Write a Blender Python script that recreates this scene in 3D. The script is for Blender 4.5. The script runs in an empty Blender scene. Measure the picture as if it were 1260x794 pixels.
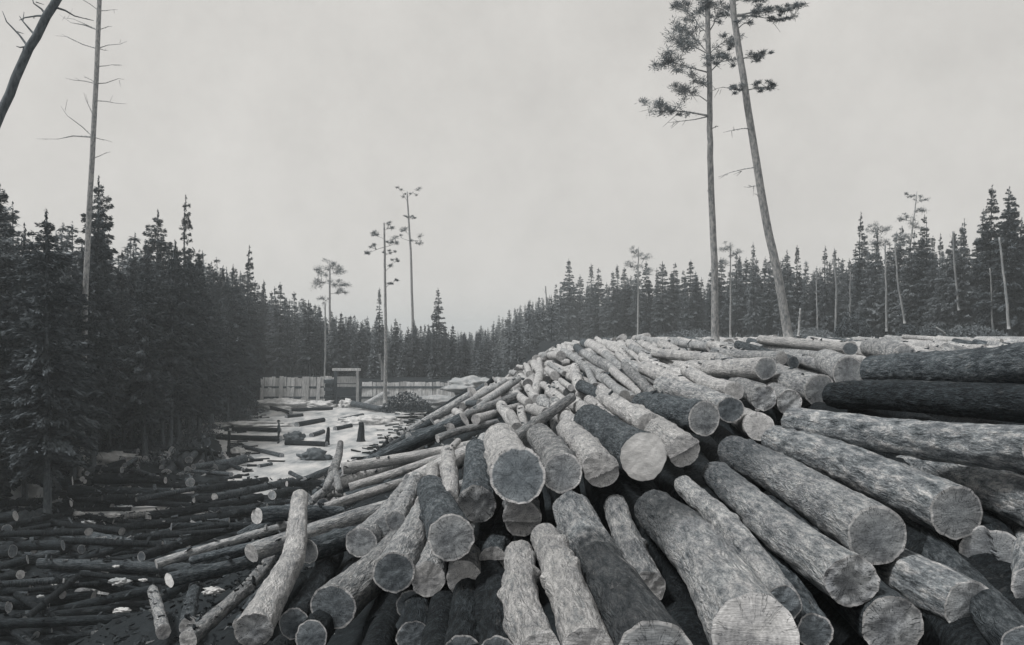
import bpy, bmesh, math, random
import numpy as np
from mathutils import Vector, Matrix, noise as mnoise

R = math.radians
sc = bpy.context.scene
col = sc.collection

# ------------------------------------------------------------------ camera
EYE = 8.0            # metres above the river
F = 1091.0           # focal length in pixels of the 1260 px wide photograph
HZ = 415.0           # pixel row of the horizon
cam_d = bpy.data.cameras.new('camera')
cam = bpy.data.objects.new('camera', cam_d)
col.objects.link(cam)
cam.location = (0, 0, EYE)
cam.rotation_euler = (R(90), 0, 0)
cam_d.sensor_width = 36
cam_d.lens = 36 * F / 1260
cam_d.shift_y = (HZ - 397) / 1260
cam_d.clip_start = 0.1
cam_d.clip_end = 4000
sc.camera = cam

# ------------------------------------------------------------------ overcast sky
SUN_EL, SUN_AZ = 60, -105        # high, from the left and a little behind the camera
w = bpy.data.worlds.new('World'); sc.world = w; w.use_nodes = True
nt = w.node_tree; nt.nodes.clear()
wo = nt.nodes.new('ShaderNodeOutputWorld')
bg = nt.nodes.new('ShaderNodeBackground'); bg.inputs['Strength'].default_value = 0.1
sky = nt.nodes.new('ShaderNodeTexSky'); sky.sky_type = 'NISHITA'; sky.sun_disc = False
sky.sun_elevation = R(SUN_EL); sky.sun_rotation = R(SUN_AZ)
hs = nt.nodes.new('ShaderNodeHueSaturation'); hs.inputs['Saturation'].default_value = 0.0
mx = nt.nodes.new('ShaderNodeMix'); mx.data_type = 'RGBA'; mx.inputs['Factor'].default_value = 0.93
tc = nt.nodes.new('ShaderNodeTexCoord')
nz = nt.nodes.new('ShaderNodeTexNoise'); nz.inputs['Scale'].default_value = 6; nz.inputs['Detail'].default_value = 9
nz.inputs['Roughness'].default_value = 0.72
rp = nt.nodes.new('ShaderNodeValToRGB')
rp.color_ramp.elements[0].position = 0.3; rp.color_ramp.elements[0].color = (2.64, 2.56, 2.44, 1)
rp.color_ramp.elements[1].position = 0.7; rp.color_ramp.elements[1].color = (3.14, 3.05, 2.91, 1)
nt.links.new(tc.outputs['Generated'], nz.inputs['Vector'])
nt.links.new(nz.outputs['Fac'], rp.inputs['Fac'])
nt.links.new(sky.outputs['Color'], hs.inputs['Color'])
nt.links.new(hs.outputs['Color'], mx.inputs['A'])
nt.links.new(rp.outputs['Color'], mx.inputs['B'])
nt.links.new(mx.outputs['Result'], bg.inputs['Color'])
nt.links.new(bg.outputs['Background'], wo.inputs['Surface'])

sd = bpy.data.lights.new('sun', 'SUN'); sd.energy = 1.5; sd.angle = R(12); sd.color = (1, .975, .94)
sun = bpy.data.objects.new('sun', sd); col.objects.link(sun)
az = R(SUN_AZ); el = R(SUN_EL)
to_sun = Vector((math.sin(az) * math.cos(el), math.cos(az) * math.cos(el), math.sin(el)))
sun.rotation_euler = (-to_sun).to_track_quat('-Z', 'Y').to_euler()

sc.view_settings.view_transform = 'Standard'
sc.view_settings.look = 'None'
sc.view_settings.exposure = 1.1
sc.view_settings.gamma = 1.0
sc.view_settings.use_curve_mapping = False
sc.cycles.use_denoising = True
sc.cycles.max_bounces = 5
sc.cycles.diffuse_bounces = 3
sc.cycles.volume_bounces = 3

# ------------------------------------------------------------------ helpers
def P(px, py, Y, dz=0.0):
    """pixel of the photograph at forward distance Y -> world point"""
    return np.array([(px - 630) / F * Y, Y, EYE + (HZ - py) / F * Y + dz])

def tag(o, label=None, cat=None, group=None, kind=None):
    if label: o['label'] = label
    if cat: o['category'] = cat
    if group: o['group'] = group
    if kind: o['kind'] = kind
    return o

def empty(name, loc=(0, 0, 0), rot=None):
    o = bpy.data.objects.new(name, None); col.objects.link(o)
    o.empty_display_size = .2
    o.location = loc
    if rot is not None:
        o.rotation_mode = 'QUATERNION'; o.rotation_quaternion = rot
    return o

def mesh_from(name, V, Fc, mats=(), smooth=True, midx=None, attrs=None):
    me = bpy.data.meshes.new(name)
    V = np.asarray(V, dtype=np.float32).reshape(-1, 3)
    if isinstance(Fc, np.ndarray) and Fc.ndim == 2:
        n, k = Fc.shape
        me.vertices.add(len(V)); me.vertices.foreach_set('co', V.ravel())
        me.loops.add(n * k); me.loops.foreach_set('vertex_index', Fc.astype(np.int32).ravel())
        me.polygons.add(n)
        me.polygons.foreach_set('loop_start', np.arange(0, n * k, k, dtype=np.int32))
        me.polygons.foreach_set('loop_total', np.full(n, k, dtype=np.int32))
        me.update(calc_edges=True)
    else:
        me.from_pydata(V.tolist(), [], [list(map(int, f)) for f in Fc])
    for m in mats: me.materials.append(m)
    if midx is not None: me.polygons.foreach_set('material_index', np.asarray(midx, dtype=np.int32))
    me.polygons.foreach_set('use_smooth', np.full(len(me.polygons), smooth))
    if attrs:
        for k, v in attrs.items():
            a = me.attributes.new(k, 'FLOAT', 'POINT'); a.data.foreach_set('value', np.asarray(v, dtype=np.float32))
    me.update()
    return me

def obj(name, me, parent=None, loc=None):
    o = bpy.data.objects.new(name, me); col.objects.link(o)
    if parent is not None: o.parent = parent
    if loc is not None: o.location = loc
    return o

def merge(parts):
    """parts: list of (V, F[n,4]) -> one V, F"""
    Vs, Fs, n = [], [], 0
    for V, Fq in parts:
        V = np.asarray(V, float).reshape(-1, 3); Fq = np.asarray(Fq, int)
        Vs.append(V); Fs.append(Fq + n); n += len(V)
    return np.concatenate(Vs), np.concatenate(Fs)

def tube(pts, rad, sides=8, caps=True):
    """tapered tube through points, quads"""
    pts = np.asarray(pts, float); n = len(pts)
    rad = np.broadcast_to(np.asarray(rad, float), (n,))
    T = np.gradient(pts, axis=0); T /= np.linalg.norm(T, axis=1)[:, None] + 1e-9
    up = np.array([0, 0, 1.]) if abs(T[0][2]) < .9 else np.array([1., 0, 0])
    V = []
    a = np.linspace(0, 2 * np.pi, sides, endpoint=False)
    for i in range(n):
        u = np.cross(T[i], up); u /= np.linalg.norm(u) + 1e-9
        v = np.cross(T[i], u)
        V.append(pts[i] + rad[i] * (np.cos(a)[:, None] * u + np.sin(a)[:, None] * v))
    V = np.concatenate(V)
    i, j = np.meshgrid(np.arange(n - 1), np.arange(sides), indexing='ij')
    j2 = (j + 1) % sides
    Fq = np.stack([i * sides + j, i * sides + j2, (i + 1) * sides + j2, (i + 1) * sides + j], -1).reshape(-1, 4)
    if caps:
        h = sides // 2
        extra = []
        for base in (0, (n - 1) * sides):
            for k in range(1, h):
                extra.append([base + k, base + k + 1 if k + 1 <= sides - 1 else base, base + (sides - k - 1), base + (sides - k) % sides])
        Fq = np.concatenate([Fq, np.array(extra)])
    return V, Fq

def box(c, s, rz=0.0, jitter=0.0, rng=None):
    x, y, z = np.array(s) / 2
    V = np.array([[-x, -y, -z], [x, -y, -z], [x, y, -z], [-x, y, -z], [-x, -y, z], [x, -y, z], [x, y, z], [-x, y, z]])
    if jitter: V = V + rng.normal(0, jitter, V.shape)
    c_, s_ = math.cos(rz), math.sin(rz)
    V = np.stack([V[:, 0] * c_ - V[:, 1] * s_, V[:, 0] * s_ + V[:, 1] * c_, V[:, 2]], 1) + np.array(c)
    Fq = np.array([[0, 3, 2, 1], [4, 5, 6, 7], [0, 1, 5, 4], [1, 2, 6, 5], [2, 3, 7, 6], [3, 0, 4, 7]])
    return V, Fq

def fbm(p, seed=0, H=1.0, octs=4):
    return mnoise.fractal(Vector((p[0] + seed * 13.1, p[1] - seed * 7.7, p[2] + seed * 3.3)), H, 2.0, octs)

# ------------------------------------------------------------------ materials (all in the print's cool greys)
def tone(v):
    """blue-grey for dark pigments, neutral for pale ones"""
    k = max(0.0, min(1.0, 1 - v / 0.45))
    return (v * (1 - .22 * k), v * (1 - .01 * k), v * (1 + .15 * k), 1)

class NT:
    def __init__(s, name, rough=.85, spec=.2):
        s.m = bpy.data.materials.new(name); s.m.use_nodes = True
        s.t = s.m.node_tree; s.b = s.t.nodes['Principled BSDF']
        s.b.inputs['Roughness'].default_value = rough
        s.b.inputs['Specular IOR Level'].default_value = spec
    def n(s, ty, **kw):
        nd = s.t.nodes.new(ty)
        for k, v in kw.items():
            if hasattr(nd, k) and k not in nd.inputs: setattr(nd, k, v)
            else: nd.inputs[k].default_value = v
        return nd
    def l(s, a, b): s.t.links.new(a, b)
    def coord(s, sca=(1, 1, 1), rnd=True):
        c = s.n('ShaderNodeTexCoord'); mp = s.n('ShaderNodeMapping')
        mp.inputs['Scale'].default_value = sca
        s.l(c.outputs['Object'], mp.inputs['Vector'])
        if rnd:
            oi = s.n('ShaderNodeObjectInfo')
            m1 = s.n('ShaderNodeMath', operation='MULTIPLY'); m1.inputs[1].default_value = 57.3
            s.l(oi.outputs['Random'], m1.inputs[0]); s.l(m1.outputs[0], mp.inputs['Location'])
        return mp.outputs['Vector']
    def noise(s, vec, scale, detail=6, rough=.6):
        nd = s.n('ShaderNodeTexNoise'); nd.inputs['Scale'].default_value = scale
        nd.inputs['Detail'].default_value = detail; nd.inputs['Roughness'].default_value = rough
        s.l(vec, nd.inputs['Vector']); return nd.outputs['Fac']
    def ramp(s, fac, stops):
        r = s.n('ShaderNodeValToRGB'); e = r.color_ramp.elements
        while len(e) < len(stops): e.new(.5)
        for el_, (p, c) in zip(e, stops): el_.position = p; el_.color = c if isinstance(c, tuple) else tone(c)
        s.l(fac, r.inputs['Fac']); return r.outputs['Color']
    def mix(s, f, a, b, blend='MIX'):
        m = s.n('ShaderNodeMix', data_type='RGBA', blend_type=blend)
        if isinstance(f, (int, float)): m.inputs['Factor'].default_value = f
        else: s.l(f, m.inputs['Factor'])
        for k, v in (('A', a), ('B', b)):
            if isinstance(v, tuple): m.inputs[k].default_value = v
            else: s.l(v, m.inputs[k])
        return m.outputs['Result']
    def math(s, op, a, b=0.0):
        m = s.n('ShaderNodeMath', operation=op)
        for i, v in enumerate((a, b)):
            if isinstance(v, (int, float)): m.inputs[i].default_value = v
            else: s.l(v, m.inputs[i])
        return m.outputs[0]
    def bump(s, h, strength=.5, dist=.02):
        b = s.n('ShaderNodeBump'); b.inputs['Strength'].default_value = strength; b.inputs['Distance'].default_value = dist
        s.l(h, b.inputs['Height']); s.l(b.outputs['Normal'], s.b.inputs['Normal'])
    def out(s, c): s.l(c, s.b.inputs['Base Color']); return s.m

def tint(v):
    return (v * .94, v * .99, v * 1.03, 1) if v < .6 else (v, v, v, 1)

def bark_mat(name, lo, mid, hi, patch=.5, rnd=(.75, 1.25), scuff=.0, fine=1.0, two=None):
    """two = (split along the log in metres, factor before, factor after): bark rubbed off one half"""
    m = NT(name, .9, .12)
    v = m.coord((1, 1, .26)); v2 = m.coord((1, 1, .7))
    big = m.noise(v2, 3.6, 6, .66)
    flake = m.noise(v, 24 * fine, 9, .74)
    grain = m.noise(v2, 95 * fine, 5, .75)
    vo = m.n('ShaderNodeTexVoronoi', feature='DISTANCE_TO_EDGE'); vo.inputs['Scale'].default_value = 24 * fine
    wv = m.n('ShaderNodeMix', data_type='VECTOR'); wv.inputs['Factor'].default_value = .16
    nzv = m.n('ShaderNodeTexNoise'); nzv.inputs['Scale'].default_value = 14; m.l(v, nzv.inputs['Vector'])
    m.l(v, wv.inputs['A']); m.l(nzv.outputs['Color'], wv.inputs['B']); m.l(wv.outputs['Result'], vo.inputs['Vector'])
    crack = m.ramp(vo.outputs['Distance'], [(.0, (.30, .31, .33, 1)), (.09, (1, 1, 1, 1))])
    base = m.ramp(flake, [(.34, lo), (.5, mid), (.64, hi)])
    blot = m.ramp(big, [(.36, (.40, .42, .45, 1)), (.5, (.95, .95, .95, 1)), (.66, (1.4, 1.4, 1.38, 1))])
    c = m.mix(patch, base, m.mix(1.0, base, blot, 'MULTIPLY'))
    g = m.ramp(grain, [(.34, (.55, .56, .58, 1)), (.66, (1.4, 1.4, 1.4, 1))])
    c = m.mix(.85, c, g, 'MULTIPLY')
    c = m.mix(.42, c, crack, 'MULTIPLY')
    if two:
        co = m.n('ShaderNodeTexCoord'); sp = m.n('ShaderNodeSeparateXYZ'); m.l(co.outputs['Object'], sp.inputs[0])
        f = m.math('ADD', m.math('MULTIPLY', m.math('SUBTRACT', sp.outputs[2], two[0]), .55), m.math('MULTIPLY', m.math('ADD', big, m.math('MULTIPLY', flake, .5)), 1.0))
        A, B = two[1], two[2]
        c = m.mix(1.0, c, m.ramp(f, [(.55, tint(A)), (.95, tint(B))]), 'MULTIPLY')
    if scuff > 0:
        sc_ = m.noise(m.coord((1.7, 1.7, .45)), 6, 6, .7)
        sm = m.ramp(sc_, [(.60, (0, 0, 0, 1)), (.67, (1, 1, 1, 1))])
        c = m.mix(m.math('MULTIPLY', sm, scuff), c, tone(.52))
    oi = m.n('ShaderNodeObjectInfo')
    mr = m.n('ShaderNodeMapRange'); mr.inputs['To Min'].default_value = rnd[0]; mr.inputs['To Max'].default_value = rnd[1]
    m.l(oi.outputs['Random'], mr.inputs['Value'])
    cmb = m.n('ShaderNodeCombineColor')
    for i in range(3): m.l(mr.outputs[0], cmb.inputs[i])
    c = m.mix(1.0, c, cmb.outputs[0], 'MULTIPLY')
    h = m.math('ADD', m.math('ADD', flake, m.math('MULTIPLY', grain, .5)), m.math('MULTIPLY', vo.outputs['Distance'], 1.2))
    m.bump(h, 1.0, .045)
    return m.out(c)

def face_mat(name, heart, sap, rim, crack=.5, mott=.6, rings=.4):
    m = NT(name, .85, .15)
    at = m.n('ShaderNodeAttribute', attribute_name='rad')
    v = m.coord((1, 1, 1))
    wob = m.noise(v, 6, 3, .6)
    rad = m.math('ADD', at.outputs['Fac'], m.math('MULTIPLY', m.math('SUBTRACT', wob, .5), .16))
    base = m.ramp(rad, [(.0, heart), (.55, heart * 1.08), (.80, sap), (.90, sap), (.945, rim), (.985, rim * .9)])
    n1 = m.noise(v, 16, 6, .7)
    c = m.mix(mott, base, m.ramp(n1, [(.3, (.55, .56, .58, 1)), (.7, (1.4, 1.4, 1.4, 1))]), 'MULTIPLY')
    # rings
    ringsv = m.math('SINE', m.math('MULTIPLY', m.math('ADD', rad, m.math('MULTIPLY', wob, .12)), 66.0))
    ring = m.ramp(m.math('ADD', m.math('MULTIPLY', ringsv, .5), .5), [(.0, (.74, .74, .75, 1)), (1.0, (1.1, 1.1, 1.1, 1))])
    c = m.mix(rings, c, ring, 'MULTIPLY')
    stain = m.noise(v, 4.5, 4, .6)
    c = m.mix(mott, c, m.ramp(stain, [(.36, (.55, .56, .58, 1)), (.56, (1.1, 1.1, 1.1, 1))]), 'MULTIPLY')
    # saw marks and checks
    sv = m.coord((1, 9, 1)); saw = m.noise(sv, 18, 3, .6)
    c = m.mix(.5, c, m.ramp(saw, [(.3, (.75, .75, .76, 1)), (.7, (1.2, 1.2, 1.2, 1))]), 'MULTIPLY')
    if crack:
        ang = m.n('ShaderNodeTexCoord'); sp = m.n('ShaderNodeSeparateXYZ'); m.l(ang.outputs['Object'], sp.inputs[0])
        a = m.math('ARCTAN2', sp.outputs[1], sp.outputs[0])
        cx = m.n('ShaderNodeCombineXYZ'); m.l(m.math('MULTIPLY', a, 2.2), cx.inputs[0])
        oi = m.n('ShaderNodeObjectInfo'); m.l(m.math('MULTIPLY', oi.outputs['Random'], 40.0), cx.inputs[1])
        m.l(m.math('MULTIPLY', at.outputs['Fac'], .6), cx.inputs[2])
        cr = m.noise(cx.outputs[0], 2.6, 2, .5)
        near = m.math('ABSOLUTE', m.math('SUBTRACT', cr, .5))
        c = m.mix(m.ramp(near, [(.004, (crack, crack, crack, 1)), (.02, (0, 0, 0, 1))]), c, tone(.03))
    m.bump(m.math('ADD', m.math('MULTIPLY', saw, .6), n1), .5, .012)
    return m.out(c)

BARK = bark_mat('bark_weathered', .14, .37, .60, .6, (.75, 1.2), .35)
BARK_PALE = bark_mat('bark_pale', .27, .52, .70, .45, (.85, 1.15), .5)
BARK_DARK = bark_mat('bark_dark', .035, .11, .23, .6, (.75, 1.2), .15)
BARK_MOSS_SHADE = bark_mat('bark_wet_and_gap_shade', .012, .034, .07, .6, (.8, 1.2), .08)
BARK_ROUGH = bark_mat('bark_rough_plates', .06, .27, .55, .5, (.9, 1.1), .25, .55)
BARK_PEELED = bark_mat('peeled_wood', .32, .50, .64, .3, (.9, 1.1), .3)
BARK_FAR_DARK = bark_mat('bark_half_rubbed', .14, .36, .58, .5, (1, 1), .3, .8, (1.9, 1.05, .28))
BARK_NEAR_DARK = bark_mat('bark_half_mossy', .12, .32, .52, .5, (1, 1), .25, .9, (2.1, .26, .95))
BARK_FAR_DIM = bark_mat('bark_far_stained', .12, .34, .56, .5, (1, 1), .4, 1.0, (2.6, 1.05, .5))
FACE = face_mat('cut_wood_grey', .30, .36, .66, .7, .85)
FACE_DARK = face_mat('cut_wood_dark', .17, .22, .60, .7, .85)
FACE_PALE = face_mat('cut_wood_pale', .46, .52, .64, .6, .8)
FACE_WHITE = face_mat('cut_wood_fresh', .90, .89, .86, .06, .12, .08)
FACE_BROKEN = face_mat('cut_wood_splintered', .34, .38, .52, .95, 1.0)
FACES = {'g': FACE, 'd': FACE_DARK, 'p': FACE_PALE, 'w': FACE_WHITE, 'b': FACE_BROKEN}
BARKS = {'n': BARK, 'p': BARK_PALE, 'd': BARK_DARK, 'm': BARK_MOSS_SHADE, 'r': BARK_ROUGH, 'x': BARK_PEELED, 'fd': BARK_FAR_DARK, 'nd': BARK_NEAR_DARK, 'fs': BARK_FAR_DIM}

def plain(name, lo, hi, scale=3.0, rough=.9, sca=(1, 1, 1), bump=.4, bd=.03, rnd=False, spec=.2):
    m = NT(name, rough, spec)
    v = m.coord(sca, rnd)
    n1 = m.noise(v, scale, 8, .65)
    m.bump(n1, bump, bd)
    c = m.ramp(n1, [(.32, lo), (.68, hi)])
    if rnd:     # pieces differ in tone
        oi = m.n('ShaderNodeObjectInfo'); k = m.math('ADD', m.math('MULTIPLY', oi.outputs['Random'], .5), .65)
        cmb = m.n('ShaderNodeCombineColor')
        for i in range(3): m.l(k, cmb.inputs[i])
        c = m.mix(1.0, c, cmb.outputs[0], 'MULTIPLY')
    return m.out(c)

def foliage(name, lo, hi):
    m = NT(name, .8, .15)
    v = m.coord((1, 1, 1))
    n1 = m.noise(v, .9, 4, .7)
    oi = m.n('ShaderNodeObjectInfo')
    f = m.math('ADD', n1, m.math('MULTIPLY', m.math('SUBTRACT', oi.outputs['Random'], .5), .25))
    return m.out(m.ramp(f, [(.3, lo), (.7, hi)]))

FOL = foliage('spruce_needles', .10, .24)  # paler than the dark needles: distance haze put into the colour
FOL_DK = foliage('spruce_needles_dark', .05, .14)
FOL_PINE = foliage('pine_needles', .14, .25)
TRUNK = plain('trunk_bark', .05, .17, 14, sca=(1, 1, .3), rnd=True)
TRUNK_PALE = plain('trunk_pale_bark', .20, .42, 5, sca=(1, 1, .3), rnd=True)
TRUNK_PINE = plain('trunk_pine_bark', .17, .60, 13, sca=(1, 1, .4), rnd=True)
DIRT = None

# ------------------------------------------------------------------ terrain
YK = np.array([0, 4, 8, 12, 15, 25, 40, 60, 2000.])
ZK = np.array([-1.9, -1.55, -1.25, -.98, -.78, -.52, -.26, -.12, -.12])
UK = np.array([-400, -14, -9, -6, -4.4, -3.5, -1.7, -.6, .4, 1.2, 400.])
DK = np.array([7.9, 7.9, 6.7, 4.4, 3.1, 2.25, 1.45, .75, .22, 0, 0])
SX = np.array([-400, -14, -9, -6.6, -5.5, -4.3, -3, -1.5, 0, 1, 2, 3, 5, 400.])
SY = [16, 20, 26, 36, 60, 108]
SZ = np.array([
 [-8.4, -8.3, -6.4, -5.1, -4.6, -3.95, -3.2, -2.4, -1.75, -1.4, -1.1, -.9, -.72, -.72],
 [-8.4, -8.4, -5.8, -4.9, -4.3, -3.6, -3.2, -2.6, -2.1, -1.6, -1.15, -.9, -.66, -.66],
 [-8.4, -8.4, -7.4, -5.6, -4.6, -3.9, -3.1, -2.5, -1.95, -1.5, -1.05, -.75, -.50, -.50],
 [-8.4, -8.4, -7.6, -6.2, -5.2, -4.1, -3.4, -2.5, -1.6, -1.1, -.75, -.45, -.30, -.30],
 [-8.4, -8.4, -8.0, -7.0, -6.2, -5.4, -4.4, -3.2, -2.2, -1.5, -.9, -.5, -.12, -.12],
 [-8.4, -8.4, -8.4, -7.6, -7.0, -6.4, -5.8, -5.0, -4.0, -3.0, -2.0, -1.2, -.12, -.12]])
def S(X, Y):
    """height (relative to the eye) of the top layer of log axes on the bank"""
    X = np.asarray(X, float); Y = np.asarray(Y, float)
    u = X - np.interp(Y, [0, 8, 12], [-.2, 0, 0])
    z = np.interp(Y, YK, ZK) - np.interp(u, UK, DK)
    prev, py_ = z, 12.0
    out = z
    for yk, row in zip(SY, SZ):
        zr = np.interp(X, SX, row)
        t = np.clip((Y - py_) / (yk - py_), 0, 1)
        out = np.where(Y > py_, prev * (1 - t) + zr * t, out)
        prev, py_ = zr, yk
    out = out + np.clip((X - 3.6) * .2, 0, .35) * np.clip((Y - 7.5) / 2, 0, 1) * np.clip(1 - (Y - 16) / 25, 0, 1)
    return out

def bank_edge(Y):       # left river bank
    return -19 - .16 * (np.clip(Y, 20, 400) - 38)

def ground_z(X, Y):
    X = np.asarray(X, float); Y = np.asarray(Y, float)
    deep = np.clip((14.5 - Y) / 1.5, 0, 1) * np.clip((X + 4.5) / 1.5, 0, 1)
    z = S(X, Y) - .62 - .75 * deep
    rv = -8.5 + 0 * X
    # upstream of the dam the valley floor is higher
    up = np.clip((Y - 104) / 4, 0, 1)
    rv = rv + up * 3.2 + np.clip((Y - 160) / 300, 0, 1) * 2.0
    z = np.maximum(z, rv)
    e = bank_edge(Y)
    lb = -8.6 + np.clip((e - X + 2.0) * .3, 0, .40) + np.clip((e - X - 6) * .10, 0, 14)
    z = np.where(X < -5, np.maximum(z, lb), z)
    spit = np.clip((-15.8 - np.clip(Y - 52, -10, 40) * .35 - X) * .6, 0, 1) * np.clip((Y - 46) / 3, 0, 1) * np.clip((72 - Y) / 4, 0, 1)
    z = np.where(X < -12, np.maximum(z, -8.5 + .85 * spit), z)
    # river mouth jam flat close to the camera
    jam = np.clip((46 - Y) / 4, 0, 1)
    z = np.where(X < -5, np.maximum(z, -8.5 + .42 * jam), z)
    return EYE + z

def build_ground():
    xs = np.concatenate([np.linspace(-700, -80, 18), np.linspace(-76, -32, 20), np.arange(-31, 14, .5), np.linspace(14.5, 60, 40), np.linspace(66, 700, 20)])
    ys = np.concatenate([np.arange(-12, 62, .5), np.linspace(62.5, 120, 60), np.linspace(123, 300, 40), np.linspace(315, 1500, 20)])
    XX, YY = np.meshgrid(xs, ys)
    ZZ = ground_z(XX, YY)
    rng = np.random.default_rng(2)
    fine = (np.abs(XX) < 70) & (YY < 130)
    ZZ = ZZ + np.where(fine, rng.normal(0, .035, ZZ.shape), rng.normal(0, .15, ZZ.shape))
    V = np.stack([XX, YY, ZZ], -1).reshape(-1, 3)
    ny, nx = XX.shape
    i, j = np.meshgrid(np.arange(ny - 1), np.arange(nx - 1), indexing='ij')
    a = i * nx + j
    Fq = np.stack([a, a + 1, a + nx + 1, a + nx], -1).reshape(-1, 4)
    m = NT('forest_soil', .95, .1)
    v = m.coord((1, 1, 1), False)
    n1 = m.noise(v, .5, 8, .7); n2 = m.noise(v, 9, 6, .7)
    c = m.mix(.6, m.ramp(n1, [(.35, .014), (.62, .035)]), m.ramp(n2, [(.35, .012), (.6, .03), (.75, .09)]))
    m.bump(n2, .8, .08)
    o = obj('ground', mesh_from('ground', V, Fq, [m.out(c)]))
    tag(o, 'dark earth bank and forest floor of the valley', kind='structure')
build_ground()

def build_river():
    xs = np.arange(-34, 4, .5); ys = np.arange(40, 108, .5)
    XX, YY = np.meshgrid(xs, ys)
    ZZ = 0.0 * XX
    for iy in range(XX.shape[0]):
        for ix in range(XX.shape[1]):
            x, y = XX[iy, ix], YY[iy, ix]
            rough = .03 + .10 * max(0, min(1, (y - 84) / 14))
            ZZ[iy, ix] = rough * mnoise.fractal(Vector((x * .5, y * .28, 0)), 1, 2, 4)
    V = np.stack([XX, YY, ZZ], -1).reshape(-1, 3)
    ny, nx = XX.shape
    i, j = np.meshgrid(np.arange(ny - 1), np.arange(nx - 1), indexing='ij'); a = i * nx + j
    Fq = np.stack([a, a + 1, a + nx + 1, a + nx], -1).reshape(-1, 4)
    m = NT('frothing_water', .45, .4)
    v = m.coord((.6, .22, 1), False)
    n1 = m.noise(v, 1.3, 8, .66)
    m.bump(m.noise(v, 5, 6, .6), .5, .1)
    o = obj('river', mesh_from('river', V, Fq, [m.out(m.ramp(n1, [(.33, .16), (.45, .34), (.62, .54)]))]))
    tag(o, 'pale frothing river below the timber dam', kind='structure')
build_river()
# ------------------------------------------------------------------ logs
def end_fn(style, r, rng):
    """returns e(x, y): how far the cut end is set back into the log (x to the viewer's left, y up)"""
    k = style[0]
    tx, ty = rng.normal(0, .05, 2)
    sd = rng.integers(0, 1000)
    def base(x, y): return tx * x + ty * y + .006 * fbm((x / r * 2, y / r * 2, 0), sd)
    if k == 'flat': return base
    if k == 'tilt':
        return lambda x, y: base(x, y) + style[1] * x + style[2] * y
    if k == 'notch':       # (angle of the standing part as seen by the viewer, chord offset / r, depth)
        a, c, d = R(style[1]), style[2] * r, style[3]
        nx, ny = -math.cos(a), math.sin(a)
        return lambda x, y: base(x, y) + (d if x * nx + y * ny < c else 0.0)
    if k == 'rough':
        return lambda x, y: base(x, y) + style[1] * .55 * (fbm((x / r * .9, y / r * .9, 1), sd, 1.0, 3) * .9 + .3)

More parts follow.
